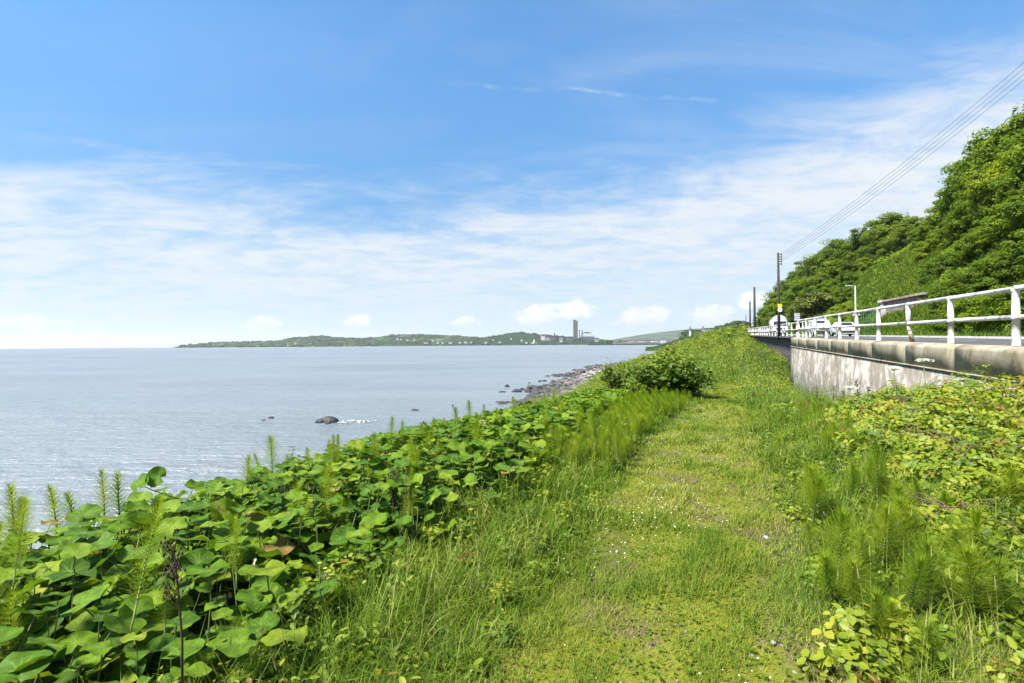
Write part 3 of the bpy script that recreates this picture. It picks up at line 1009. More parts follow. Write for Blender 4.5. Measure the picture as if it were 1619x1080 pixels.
YP = 48.6
pole1 = utility_pole(YP, 7.25 - 0.55, 8.1, 'tall timber pole with five insulators and signs, nearest the camera', 5, 0.118)
utility_pole(80.0, 7.2, 7.7, 'timber pole carrying a street lamp beyond the lorry', 0, 0.17)
utility_pole(110.0, 8.9, 7.3, 'leftmost thick timber pole, behind the pole with the lamp', 0, 0.17)
thin = P(1179.5, 498, 160)
utility_pole(160.0, float(thin.x) - K * 160, float(thin.z) - float(road_z(160)), 'very distant thin pole at the crest of the grassy bank', 0, 0.12)
hp = P(1765, -16, 25.0)
hs = hp.x - K * 25.0
hillpole = empty('utility_pole', (hp.x, 25.0, float(hz(hs, 25.0)) - 0.2), label='timber pole on the wooded slope that carries the wires', cat='utility pole', group='timber poles along the road')
hh = hp.z - hillpole.location.z + 0.2
link('shaft', tube_mesh('shaft', [(0, 0, -0.3), (0, 0, hh)], [0.15, 0.12], MAT['pole_wood'], 10), hillpole)

for k in range(4):
    A = pole1.location + Vector((0.30, 0, 8.1 - 0.12 - k * 0.23))
    B = hp + Vector((-0.1, 0.0, [0.25, -0.10, -0.42, -0.78][k]))
    pts = []
    for i in range(25):
        f = i / 24
        p = A.lerp(B, f)
        p.z -= 4 * 0.55 * f * (1 - f)
        pts.append(p)
    me = tube_mesh('overhead_wire', pts, 0.0095, MAT['wire'], 5)
    link('overhead_wire', me, label='%s overhead wire rising from the tall pole over the road' % ['topmost', 'second from top', 'third from top', 'lowest'][k], cat='wire', group='overhead wires')

# street lamp arm on the second pole
lp = Vector((7.2 + K * 80.0, 80.0, float(road_z(80))))
lamp_arm = empty('street_lamp', lp + Vector((0, 0, 5.4)), label='small street lamp on an arm fixed to a timber pole', cat='street lamp', group='street lamps')
link('arm', tube_mesh('arm', [(0.1, 0, 0), (0.5, 0, 0.25), (0.9, 0, 0.3)], 0.035, MAT['steel'], 6), lamp_arm)
bm = bmesh.new(); bm_box(bm, (1.15, 0, 0.3), (0.6, 0.22, 0.14), None, 0.04)
link('lantern', bm_mesh('lantern', bm, MAT['steel']), lamp_arm)

# steel lamp post across the road
YL = 52.0
lb = P(1352.5, 452, YL)
zb = float(road_z(YL))
lamp = empty('street_lamp', (lb.x, YL, zb), label='grey steel lamp post across the road below the wooded slope', cat='street lamp', group='street lamps')
H = lb.z - zb
link('column', tube_mesh('column', [(0, 0, -0.2), (0, 0, 1.4), (0, 0, 1.45), (0, 0, H)], [0.10, 0.10, 0.065, 0.05], MAT['steel'], 10), lamp)
bm = bmesh.new()
bm_tube(bm, [(0, 0, H - 0.05), (-0.55, 0, H + 0.0)], 0.03, 6)
bm_tube(bm, [(0, 0, H - 0.42), (-0.5, 0, H - 0.06)], 0.018, 6)
bmesh.ops.recalc_face_normals(bm, faces=bm.faces)
link('arm', bm_mesh('arm', bm, MAT['steel']), lamp)
bm = bmesh.new(); bm_box(bm, (-0.72, 0, H + 0.02), (0.5, 0.2, 0.11), None, 0.035)
link('lantern', bm_mesh('lantern', bm, MAT['steel']), lamp)
# triangular warning sign seen from behind, fixed low on that post
bm = bmesh.new()
zt = P(1352.5, 488, YL).z - zb
vs = [(-0.42, -0.13, zt - 0.72), (0.42, -0.13, zt - 0.72), (0.0, -0.13, zt)]
vf = [bm.verts.new(v) for v in vs]; vb = [bm.verts.new((v[0], v[1] + 0.02, v[2])) for v in vs]
bm.faces.new(vf); bm.faces.new(vb[::-1])
for k in range(3): bm.faces.new((vf[k], vb[k], vb[(k + 1) % 3], vf[(k + 1) % 3]))
bmesh.ops.recalc_face_normals(bm, faces=bm.faces)
tri = link('warning_sign', bm_mesh('warning_sign', bm, MAT['sign_grey']), label='triangular grey back of a road sign on the steel lamp post', cat='road sign')
tri.location = lamp.location

# signs on the near pole
sp = pole1.location
zy = P(1239.5, 483.5, YP).z
bm = bmesh.new(); bm_box(bm, (0, 0, 0), (0.40, 0.02, 0.34), None, 0.006)
ys_ = link('yellow_sign', bm_mesh('yellow_sign', bm, MAT['sign_yellow']), label='small yellow plate above the round sign on the tall pole', cat='sign')
ys_.location = (sp.x + 0.02, sp.y - 0.165, zy)
zc = P(1239.5, 490, YP).z
rs = empty('round_sign', (sp.x + 0.02, sp.y - 0.19, zc), label='round white road sign with dull red rim on the tall pole', cat='road sign')


def disc(name, r, y, mat, th=0.012):
    bm = bmesh.new()
    bm_tube(bm, [(0, y, 0), (0, y - th, 0)], r, 24)
    bmesh.ops.recalc_face_normals(bm, faces=bm.faces)
    link(name, bm_mesh(name, bm, mat), rs)


disc('rim', 0.235, 0.012, MAT['sign_ring'])
disc('plate', 0.205, -0.002, MAT['sign_white'])
bm = bmesh.new()
bm_box(bm, (-0.06, -0.0165, 0.0), (0.085, 0.004, 0.10), None, 0)
bm_box(bm, (0.065, -0.0165, 0.015), (0.075, 0.004, 0.055), None, 0)
link('symbol', bm_mesh('symbol', bm, MAT['black_mark']), rs)

# rectangular sign seen from behind, on its own post beyond
Yg = 58.0
g0 = P(1260.5, 501.5, Yg)
sg = empty('road_sign', (g0.x, Yg, float(road_z(Yg))), label='grey rectangular back of a road sign left of the near railing end', cat='road sign')
hz0 = g0.z - sg.location.z
link('post', tube_mesh('post', [(0.06, 0.05, -0.2), (0.06, 0.05, hz0 + 0.4)], 0.04, MAT['steel'], 8), sg)
for dz in (0.22, -0.22):
    bm = bmesh.new(); bm_box(bm, (0, 0, hz0 + dz), (0.62, 0.02, 0.42), None, 0.008)
    link('panel', bm_mesh('panel', bm, MAT['sign_grey']), sg)
for dx in (0.0,):
    for dz in (0.32, 0.10, -0.12, -0.34):
        bm = bmesh.new(); bm_box(bm, (0, -0.021, hz0 + dz), (0.60, 0.02, 0.03), None, 0)
        link('stiffener', bm_mesh('stiffener', bm, MAT['steel']), sg)

# concrete chamber and green railings at the foot of the slope
Yb = 54.5
b0 = P(1392, 475.5, Yb); b1 = P(1462, 474, 45.0)
zbase = float(road_z(Yb))
cham = empty('concrete_chamber', (b0.x, Yb, zbase), label='flat roofed pinkish concrete block house at the foot of the slope', cat='block house')
top = b0.z - zbase
dirv = Vector((b1.x - b0.x, b1.y - b0.y, 0)); Lb = dirv.length
rotb = Matrix.Rotation(math.atan2(dirv.y, dirv.x), 4, 'Z')
MAT['pink_concrete'] = plain('pink_concrete', (0.26, 0.20, 0.18), 0.9, 0.2, var=0.35, scale=2.0, bump=0.4)
MAT['slab'] = plain('slab', (0.42, 0.36, 0.36), 0.9, 0.2, var=0.2, scale=2.0)
wm = box_mesh('wall', (Lb - 0.3, 2.2, top + 0.4), MAT['pink_concrete'], 0.02, (Lb / 2, 1.25, (top - 0.5) / 2 - 0.15)); wm.transform(rotb); link('wall', wm, cham)
wm = box_mesh('front_pier', (0.9, 0.25, top), MAT['slab'], 0.02, (0.6, 0.03, (top - 0.4) / 2 - 0.1)); wm.transform(rotb); link('front_pier', wm, cham)
wm = box_mesh('roof_slab', (1.0, 2.7, 0.26), MAT['slab'], 0.03, (0.45, 1.1, top - 0.13)); wm.transform(rotb); link('roof_slab', wm, cham)
wm = box_mesh('roof_slab', (Lb - 0.9, 2.7, 0.20), MAT['pink_concrete'], 0.03, (Lb / 2 + 0.5, 1.1, top - 0.16)); wm.transform(rotb); link('roof_slab', wm, cham)
MAT['green_steel'] = plain('green_steel', (0.03, 0.14, 0.09), 0.5)
f0 = P(1362, 491, 49.0); f1 = P(1391, 490, 49.6)
fence = empty('fence', (f0.x, 49.0, float(road_z(49)) + 0.1), label='short green steel fence beside the concrete block house', cat='fence')
dv = Vector((f1.x - f0.x, 0.6, 0)); hf = f0.z - fence.location.z
um = tube_mesh('upright', [(0, 0, 0), (0, 0, hf)], 0.015, MAT['green_steel'], 6)
for k in range(9):
    link('upright', um, fence, loc=dv * (k / 8))
for h in (0.2, hf * 0.55, hf - 0.08):
    link('rail', tube_mesh('rail', [Vector((0, 0, h)), dv + Vector((0, 0, h))], 0.025, MAT['green_steel'], 6), fence)


# ------------------------------------------------------------------ vehicles (local +Y is the nose, z up)
def body_shell(name, profile, w_low, w_high, belt, mat, bevel=0.05):
    """side outline [(y, z)] extruded across, pulled in above the belt line"""
    bm = bmesh.new()
    L, R = [], []
    for (y, z) in profile:
        w = (w_low if z <= belt else w_low + (w_high - w_low) * min(1, (z - belt) / 0.55)) / 2
        L.append(bm.verts.new((-w, y, z))); R.append(bm.verts.new((w, y, z)))
    n = len(profile)
    bm.faces.new(L); bm.faces.new(R[::-1])
    for k in range(n):
        bm.faces.new((L[k], R[k], R[(k + 1) % n], L[(k + 1) % n]))
    bmesh.ops.recalc_face_normals(bm, faces=bm.faces)
    bmesh.ops.bevel(bm, geom=list(bm.edges), offset=bevel, segments=2, affect='EDGES', profile=0.6)
    return bm_mesh(name, bm, mat, smooth=False)


def wheel(root, x, y, r, w=0.22):
    bm = bmesh.new(); bm_tube(bm, [(-w / 2, 0, 0), (-w / 2 + 0.03, 0, 0), (w / 2 - 0.03, 0, 0), (w / 2, 0, 0)], [r * 0.92, r, r, r * 0.92], 20)
    bmesh.ops.recalc_face_normals(bm, faces=bm.faces)
    o = link('wheel', bm_mesh('wheel', bm, MAT['tyre']), root, loc=(x, y, r))
    bm = bmesh.new(); bm_tube(bm, [(-w / 2 - 0.012, 0, 0), (w / 2 + 0.012, 0, 0)], r * 0.58, 14)
    bmesh.ops.recalc_face_normals(bm, faces=bm.faces)
    link('rim', bm_mesh('rim', bm, MAT['steel']), o)


def quad_panel(name, pts, mat, root, th=0.02, inset=0.0):
    bm = bmesh.new()
    ps = [Vector(p) for p in pts]
    nrm = (ps[1] - ps[0]).cross(ps[2] - ps[0]).normalized()
    a = [bm.verts.new(p - nrm * 0.03) for p in ps]; b = [bm.verts.new(p + nrm * th) for p in ps]
    bm.faces.new(b); bm.faces.new(a[::-1])
    n = len(ps)
    for k in range(n): bm.faces.new((a[k], a[(k + 1) % n], b[(k + 1) % n], b[k]))
    bmesh.ops.recalc_face_normals(bm, faces=bm.faces)
    link(name, bm_mesh(name, bm, mat), root)


def place_vehicle(name, label, cat, s, Y, facing=-1):
    """facing -1: nose towards the camera"""
    root = empty(name, (s + K * Y, Y, float(road_z(Y)) + 0.005), -math.atan(K) + (math.pi if facing < 0 else 0), label, cat, 'vehicles on the road')
    root.rotation_euler[0] = 0.0185 * (1 if facing > 0 else -1)
    return root


def make_pickup(s, Y):
    r = place_vehicle('pickup_truck', 'white pickup truck with tall cab seen through the near railing', 'truck', s, Y)
    # nose at +y
    prof = [(2.55, 0.45), (2.6, 0.75), (2.5, 1.02), (1.35, 1.12), (0.62, 1.82), (-0.9, 1.84), (-1.12, 1.12), (-2.55, 1.10), (-2.6, 0.5)]
    link('body', body_shell('body', prof, 1.86, 1.52, 1.08, MAT['vehicle_white'], 0.05), r)
    quad_panel('windscreen', [(0.68, 1.24, 1.17), (0.62, 0.72, 1.70), (-0.62, 0.72, 1.70), (-0.68, 1.24, 1.17)], MAT['window_glass'], r)
    for sx in (-1, 1):
        quad_panel('side_window', [(sx * 0.86, 1.05, 1.16), (sx * 0.79, 0.55, 1.66), (sx * 0.79, -0.80, 1.68), (sx * 0.86, -0.95, 1.16)][::sx], MAT['window_glass'], r)
        bm = bmesh.new(); bm_box(bm, (sx * 1.03, 1.0, 1.22), (0.16, 0.1, 0.22), None, 0.03); link('mirror', bm_mesh('mirror', bm, MAT['dark_plastic']), r)
        bm = bmesh.new(); bm_box(bm, (sx * 0.72, 2.52, 0.86), (0.34, 0.14, 0.17), None, 0.04); link('headlight', bm_mesh('headlight', bm, MAT['headlight']), r)
        wheel(r, sx * 0.82, 1.65, 0.36); wheel(r, sx * 0.82, -1.6, 0.36)
    bm = bmesh.new(); bm_box(bm, (0, 2.58, 0.84), (0.98, 0.08, 0.2), None, 0.02); link('grille', bm_mesh('grille', bm, MAT['dark_plastic']), r)
    bm = bmesh.new(); bm_box(bm, (0, 2.6, 0.52), (1.7, 0.16, 0.2), None, 0.04); link('bumper', bm_mesh('bumper', bm, MAT['dark_plastic']), r)
    bm = bmesh.new(); bm_box(bm, (0, 0.0, 1.92), (1.2, 0.3, 0.09), None, 0.03); link('roof_bar', bm_mesh('roof_bar', bm, MAT['vehicle_white']), r)


def make_car(s, Y, label):
    r = place_vehicle('car', label, 'car', s, Y)
    prof = [(2.02, 0.35), (2.08, 0.62), (1.95, 0.80), (1.05, 0.95), (0.35, 1.42), (-1.0, 1.46), (-1.75, 1.05), (-2.0, 0.95), (-2.05, 0.4)]
    link('body', body_shell('body', prof, 1.74, 1.25, 0.93, MAT['vehicle_white'], 0.06), r)
    quad_panel('windscreen', [(0.62, 0.98, 1.0), (0.50, 0.45, 1.35), (-0.50, 0.45, 1.35), (-0.62, 0.98, 1.0)], MAT['window_glass'], r)
    for sx in (-1, 1):
        quad_panel('side_window', [(sx * 0.80, 0.85, 0.99), (sx * 0.66, 0.30, 1.33), (sx * 0.66, -0.9, 1.36), (sx * 0.80, -1.45, 1.0)][::sx], MAT['window_glass'], r)
        bm = bmesh.new(); bm_box(bm, (sx * 0.95, 0.75, 1.0), (0.14, 0.1, 0.13), None, 0.03); link('mirror', bm_mesh('mirror', bm, MAT['vehicle_white']), r)
        bm = bmesh.new(); bm_box(bm, (sx * 0.66, 1.98, 0.70), (0.32, 0.14, 0.13), None, 0.04); link('headlight', bm_mesh('headlight', bm, MAT['headlight']), r)
        wheel(r, sx * 0.78, 1.28, 0.31, 0.2); wheel(r, sx * 0.78, -1.28, 0.31, 0.2)
    bm = bmesh.new(); bm_box(bm, (0, 2.06, 0.46), (1.25, 0.08, 0.2), None, 0.03); link('grille', bm_mesh('grille', bm, MAT['dark_plastic']), r)
    bm = bmesh.new(); bm_box(bm, (0, 2.07, 0.3), (1.6, 0.06, 0.06), None, 0.01); link('bumper', bm_mesh('bumper', bm, MAT['steel']), r)


def make_lorry(s, Y):
    r = place_vehicle('lorry', 'white lorry with domed roof coming along the road behind the tall pole', 'lorry', s, Y)
    prof = [(1.1, 0.45), (1.2, 1.0), (1.15, 1.5), (0.85, 2.55), (-0.9, 2.6), (-0.9, 0.45)]
    link('cab', body_shell('cab', prof, 2.35, 2.1, 1.6, MAT['vehicle_white'], 0.10), r)
    quad_panel('windscreen', [(0.98, 1.12, 1.55), (0.92, 0.92, 2.35), (-0.92, 0.92, 2.35), (-0.98, 1.12, 1.55)], MAT['window_glass'], r)
    bm = bmesh.new()
    pts = [(-0.85, 0.45 - 0.001)]
    N = 14
    ring = [[], []]
    for k in range(N + 1):
        a = math.pi * k / N
        ring[0].append(bm.verts.new((1.06 * math.cos(a), 0.62, 2.5 + 0.92 * math.sin(a))))
        ring[1].append(bm.verts.new((1.06 * math.cos(a), -0.9, 2.5 + 0.95 * math.sin(a))))
    for k in range(N): bm.faces.new((ring[0][k], ring[0][k + 1], ring[1][k + 1], ring[1][k]))
    bm.faces.new(ring[0]); bm.faces.new(ring[1][::-1]); bm.faces.new((ring[0][0], ring[1][0], ring[1][-1], ring[0][-1]))
    bmesh.ops.recalc_face_normals(bm, faces=bm.faces)
    bmesh.ops.bevel(bm, geom=[e for e in bm.edges if all(abs(v.co.y - 0.62) < 1e-4 for v in e.verts)], offset=0.12, segments=3, affect='EDGES')
    link('roof_fairing', bm_mesh('roof_fairing', bm, MAT['vehicle_white']), r)
    bm = bmesh.new(); bm_tube(bm, [(0, -1.1, 2.05), (0, -1.25, 2.05), (0, -5.4, 2.05), (0, -5.6, 2.05)], [0.8, 1.05, 1.05, 0.8], 28)
    bmesh.ops.recalc_face_normals(bm, faces=bm.faces)
    link('tank', bm_mesh('tank', bm, MAT['vehicle_white']), r)
    bm = bmesh.new(); bm_box(bm, (0, -2.6, 0.85), (1.1, 5.6, 0.3), None, 0.03); link('chassis', bm_mesh('chassis', bm, MAT['dark_plastic']), r)
    bm = bmesh.new(); bm_box(bm, (0, 1.2, 0.62), (2.3, 0.18, 0.36), None, 0.05); link('bumper', bm_mesh('bumper', bm, MAT['vehicle_white']), r)
    bm = bmesh.new(); bm_box(bm, (0, 1.21, 1.08), (1.3, 0.06, 0.32), None, 0.02); link('grille', bm_mesh('grille', bm, MAT['dark_plastic']), r)
    for sx in (-1, 1):
        bm = bmesh.new(); bm_box(bm, (sx * 0.85, 1.27, 0.66), (0.4, 0.08, 0.18), None, 0.03); link('headlight', bm_mesh('headlight', bm, MAT['dark_plastic']), r)
        bm = bmesh.new(); bm_box(bm, (sx * 1.34, 0.95, 1.85), (0.22, 0.12, 0.62), None, 0.04); link('mirror', bm_mesh('mirror', bm, MAT['vehicle_white']), r)
        wheel(r, sx * 0.98, 0.2, 0.5, 0.3); wheel(r, sx * 0.98, -4.0, 0.5, 0.3); wheel(r, sx * 0.98, -5.0, 0.5, 0.3)


make_pickup(12.4, 57.0)
make_car(13.6, 51.0, 'white car in front of the pickup truck, right of the leftmost near posts')
make_lorry(11.9, 86.0)
make_car(10.7, 99.0, 'small white car far off just left of the lorry')

# ------------------------------------------------------------------ far buildings
MAT['house_white'] = plain('house_white', (0.42, 0.42, 0.40), 0.8, var=0.08, scale=0.05)
MAT['house_grey'] = plain('house_grey', (0.24, 0.24, 0.25), 0.8, var=0.1, scale=0.05)
MAT['roof_slate'] = plain('roof_slate', (0.07, 0.075, 0.085), 0.8, var=0.2, scale=0.1)
MAT['stack_concrete'] = plain('stack_concrete', (0.085, 0.08, 0.083), 0.9, var=0.12, scale=0.05)
MAT['stack_top'] = plain('stack_top', (0.035, 0.033, 0.035), 0.9)
MAT['cream_clad'] = plain('cream_clad', (0.50, 0.49, 0.42), 0.7, var=0.08, scale=0.05)
MAT['blue_clad'] = plain('blue_clad', (0.055, 0.085, 0.13), 0.7, var=0.15, scale=0.05)
MAT['brown_clad'] = plain('brown_clad', (0.20, 0.12, 0.10), 0.8, var=0.3, scale=0.02)


def far_box(name, x0, x1, ytop, ybot, Y, depth, mat, root, bevel=0.0):
    a = P(x0, ybot, Y); b = P(x1, ytop, Y)
    o = root.location
    me = box_mesh(name, (b.x - a.x, depth, b.z - a.z), mat, bevel, ((a.x + b.x) / 2 - o.x, depth / 2 + Y - o.y, (a.z + b.z) / 2 - o.z))
    return link(name, me, root)


def house(x, ybase, Y, wpx, hpx, rpx, wall, label, group, roofmat='roof_slate', chimney=False):
    b = P(x, ybase, Y)
    k_ = 0.72 if Y > 2000 else 1.0
    w = wpx * k_ / F * Y; h = hpx * k_ / F * Y; rh = rpx / F * Y; d = max(w * 0.7, 6)
    root = empty('house', b, random.uniform(-.15, .15), label, 'house', group)
    link('wall', box_mesh('wall', (w, d, h + 4), MAT[wall], 0, (0, d / 2, h / 2 - 2)), root)
    bm = bmesh.new()
    e = 0.06 * w
    vs = [bm.verts.new(v) for v in ((-w / 2 - e, -e, h), (w / 2 + e, -e, h), (w / 2 + e, d + e, h), (-w / 2 - e, d + e, h), (-w / 2 - e, d / 2, h + rh), (w / 2 + e, d / 2, h + rh))]
    for f in ((0, 1, 5, 4), (2, 3, 4, 5), (1, 2, 5), (3, 0, 4), (3, 2, 1, 0)): bm.faces.new([vs[i] for i in f])
    bmesh.ops.recalc_face_normals(bm, faces=bm.faces)
    rf = link('roof', bm_mesh('roof', bm, MAT[roofmat]), root)
    if chimney:
        link('chimney', box_mesh('chimney', (w * .08, w * .06, rh * .9), MAT['house_grey'], 0, (w * .3, d / 2, h + rh * 1.05)), rf)
    return root


Yst = 2600.0
pw = empty('power_station_chimney', P(910, 542, Yst), label='tall dark grey power station chimney, the highest thing on the far shore', cat='chimney')
far_box('flue', 906.9, 910.2, 506.2, 543, Yst, 14, MAT['stack_concrete'], pw)
far_box('flue', 910.25, 913.4, 507.2, 543, Yst, 13, MAT['stack_concrete'], pw)
far_box('cap', 906.7, 910.3, 505.6, 507.0, Yst - 1, 16, MAT['stack_top'], pw)
bh = empty('boiler_house', P(929, 542, Yst), label='blue and cream power station hall right of the tall chimney', cat='building')
far_box('lower_hall', 919.8, 938.2, 532.2, 543, Yst, 60, MAT['blue_clad'], bh)
far_box('upper_hall', 920.4, 937, 527.0, 532.1, Yst + 2, 50, MAT['cream_clad'], bh)
far_box('roof', 922.5, 935, 525.6, 526.95, Yst + 4, 40, MAT['roof_slate'], bh)
far_box('roof_vent', 925.5, 930.5, 524.7, 525.5, Yst + 6, 20, MAT['roof_slate'], bh)
for x, t in ((916.3, 521.5), (920.6, 521.8)):
    st = empty('exhaust_stack', P(x, 542, Yst - 30), label='thin grey exhaust stack %s the tall chimney and the hall' % ('just right of' if x < 918 else 'at the left edge between'), cat='chimney')
    h = P(x, t, Yst - 30).z - st.location.z
    link('shaft', tube_mesh('shaft', [(0, 0, -5), (0, 0, h)], [3.4, 2.4], MAT['stack_concrete'], 10), st)
    link('rim', tube_mesh('rim', [(0, 0, h - 3), (0, 0, h - 1)], 4.2, MAT['stack_top'], 10), st)
bc = empty('harbour_beacon', P(938.8, 543.5, 1900), label='dark harbour beacon pillar in front of the power station hall', cat='beacon')
h = P(938.8, 530, 1900).z - bc.location.z
link('pillar', tube_mesh('pillar', [(0, 0, -4), (0, 0, h * .75), (0, 0, h * .76), (0, 0, h)], [3.2, 2.6, 1.5, 0.8], MAT['stack_top'], 10), bc)
bw = empty('breakwater', P(965, 543, 1900), label='long low pale breakwater right of the harbour beacon', cat='breakwater')
far_box('mole', 940, 992, 541.2, 544.5, 1900, 25, MAT['house_grey'], bw)
for i, (x0, x1, t, b, m, lab) in enumerate(((856, 862, 529.5, 534, 'house_white', 'pale square block on the wooded hill crest'), (863, 869, 531.5, 535, 'house_grey', 'grey shed with sloping roof beside the pale block'),
                                            (870, 883, 530.6, 540, 'stack_concrete', 'wide dark industrial hall left of the chimney'), (884, 890, 532, 540, 'house_grey', 'small grey industrial shed beside the dark hall'),
                                            (898, 906, 532, 540, 'stack_concrete', 'dark shed touching the tall chimney on its left'), (941, 947, 534, 542, 'house_grey', 'grey shed right of the power station hall'))):
    rt = empty('industrial_building', P((x0 + x1) / 2, b, Yst - 60), label=lab, cat='building', group='industrial sheds on the far shore')
    far_box('wall', x0, x1, t + 0.8, 543, Yst - 60, 40, MAT[m], rt)
    far_box('roof', x0 - 0.3, x1 + 0.3, t, t + 0.75, Yst - 62, 44, MAT['roof_slate'], rt)
mast = empty('plant_tower', P(876.8, 540, Yst - 70), label='small dark pointed tower above the industrial hall', cat='tower')
link('shaft', tube_mesh('shaft', [(0, 0, 0), (0, 0, 40), (0, 0, 46)], [3.5, 3, 0.6], MAT['stack_concrete'], 8), mast)
lt = empty('lighthouse', P(844.5, 542.5, 2300), label='short white lighthouse tower on the shore left of the industry', cat='lighthouse')
link('tower', tube_mesh('tower', [(0, 0, -3), (0, 0, 9), (0, 0, 9.2), (0, 0, 15), (0, 0, 17)], [5.0, 3.4, 2.4, 2.0, 0.5], MAT['house_white'], 12), lt)
far_box('outbuilding', 840, 848.5, 541.4, 543.6, 2302, 12, MAT['house_white'], lt)
hw = [(467, 543.5, 3, 1.5), (455, 545.6, 2.5, 1.2), (628, 536.5, 4, 1.3), (634, 536.8, 3, 1.2), (644, 537.6, 4, 1.2), (655, 537.3, 4, 1.3), (684, 538.5, 4, 1.2), (673, 542.2, 9, 1.1), (692, 542, 5, 1.3),
      (700, 541.9, 5, 1.3), (712, 542, 7, 1.2), (727, 541.6, 6, 1.2), (736, 541.5, 7, 1.6), (745, 541.3, 4, 1.3), (768, 541.6, 5, 1.1), (790, 541, 5, 1.2), (808, 536, 4, 1.4), (825, 538.6, 4.5, 2.0), (832, 541.8, 6, 1.1), (887, 539.6, 6, 1.8), (780, 537.5, 3, 1.2)]
for i, (x, yb, w, h) in enumerate(hw):
    house(x, yb, 2380 if x > 640 else 2560, w, h, h * 0.7, 'house_white', 'tiny white house among the trees of the far headland', 'white houses on the far headland')
tw = [(976, 541.5, 8, 2.2), (987, 541.3, 7, 3.0), (994, 541.3, 6, 2.5), (1001, 541.2, 5, 4.2), (1006, 541.2, 6, 4.0), (1012, 541, 5, 4.4), (1018, 541, 7, 4.0), (1024, 541, 6, 4.6), (1031, 540.8, 6, 4.0),
      (1036, 540.8, 5, 4.6), (1041, 540.6, 6, 4.4), (1046, 540.6, 5, 4.8), (1051, 540.4, 4, 5.5), (1056, 540.4, 6, 5.0), (1064, 540.3, 8, 4.2), (1070, 540.2, 6, 3.6)]
for i, (x, yb, w, h) in enumerate(tw):
    house(x, yb, 1420, w, h * 0.62, h * 0.5, ['house_white', 'house_grey', 'cream_clad'][i % 3], 'town house with dark slate roof on the seafront beyond the bay', 'seafront houses of the far town', chimney=True)
sw = empty('harbour_wall', P(1015, 542, 1405), label='long brownish seafront wall below the town houses', cat='wall')
far_box('wall', 968, 1040, 541.0, 543.6, 1405, 6, MAT['brown_clad'], sw)


def far_trees(name, prof, y0, y1, y_crest, n, rmin, rmax, label, skyline=0.45, slope=1.3):
    # rounded low crowns of woods and hedges on a far hill, one mass
    t = (1 + 5 ** 0.5) / 2
    ico = np.array([(-1, t, 0), (1, t, 0), (-1, -t, 0), (1, -t, 0), (0, -1, t), (0, 1, t), (0, -1, -t), (0, 1, -t), (t, 0, -1), (t, 0, 1), (-t, 0, -1), (-t, 0, 1)], float)
    ico /= np.linalg.norm(ico[0])
    fc = np.array([(0, 11, 5), (0, 5, 1), (0, 1, 7), (0, 7, 10), (0, 10, 11), (1, 5, 9), (5, 11, 4), (11, 10, 2), (10, 7, 6), (7, 1, 8), (3, 9, 4), (3, 4, 2), (3, 2, 6), (3, 6, 8), (3, 8, 9), (4, 9, 5), (2, 4, 11), (6, 2, 10), (8, 6, 7), (9, 8, 1)])
    px = rng.uniform(prof[0][0] + 8, prof[-1][0] - 3, n * 4)
    f = np.where(rng.random(n * 4) < skyline, rng.uniform(.9, 1.0, n * 4), rng.random(n * 4))
    ok = fbm(px * 0.11, f * 7.0, 63) > np.where(f > .88, .50, .47)
    px, f = px[ok][:n], f[ok][:n]
    m = len(px)
    top = np.interp(px, [p[0] for p in prof], [p[1] for p in prof])
    Y = y0 + (y1 - y0) * f
    hc = np.array([P(a, b, y_crest).z for a, b in zip(px, top)]) - SEA_Z
    z = SEA_Z + 0.6 + hc * f ** slope
    r = rng.uniform(rmin, rmax, m)
    V = ico[None] * rng.uniform(.75, 1.2, (m, 12, 1)) * np.stack([r * rng.uniform(1, 1.8, m), r, r * .62], 1)[:, None, :] + np.stack([(px - CX) / F * Y, Y, z + r * .2], 1)[:, None]
    T = (np.arange(m) * 12)[:, None, None] + fc[None]
    fm = foliage('far_tree_leaf_' + name, [(0, (0.014, 0.030, 0.012)), (1, (0.04, 0.065, 0.022))], 0.0, 0.9, 0.0, spec=0.0)
    link(name, mesh_np(name, V.reshape(-1, 3), None, T.reshape(-1, 3), {'tint': np.repeat(rng.random(m), 12)}, mats=[fm]), label=label, cat='wood', kind='stuff')


HEAD = [(276, 548.6), (300, 545), (330, 542.3), (380, 541), (430, 539.3), (455, 536), (470, 533.5), (490, 532), (510, 531.5), (540, 533.5), (570, 534.5), (592, 533.5), (615, 530.5), (640, 528.8), (660, 528.5), (690, 529.3), (720, 531), (745, 533), (775, 535), (830, 538)]
far_trees('headland_woods', HEAD, 2500, 3300, 3300, 900, 4, 10, 'dark hedges and woods across the far headland', .25)
far_trees('wooded_hill_trees', [(735, 536), (765, 533.5), (785, 531), (800, 527.5), (818, 525.5), (835, 527), (858, 529.5), (885, 532), (915, 535), (945, 537.5), (975, 540)], 2360, 2700, 2700, 420, 4, 9, 'dark wood covering the hill by the power station', .4)
far_trees('point_trees', [(1072, 537), (1076, 530), (1084, 525), (1104, 524), (1120, 521.5), (1138, 517.5), (1150, 513.5), (1162, 510), (1172, 508.5), (1180, 511), (1187, 516)], 705, 860, 860, 320, 2.2, 4.5, 'dark wood on the point behind the round tower', .5)
far_trees('town_trees', [(950, 541), (1000, 539.5), (1040, 538.5), (1072, 537)], 1440, 1560, 1560, 90, 3, 6, 'dark trees between the far seafront houses', .5)
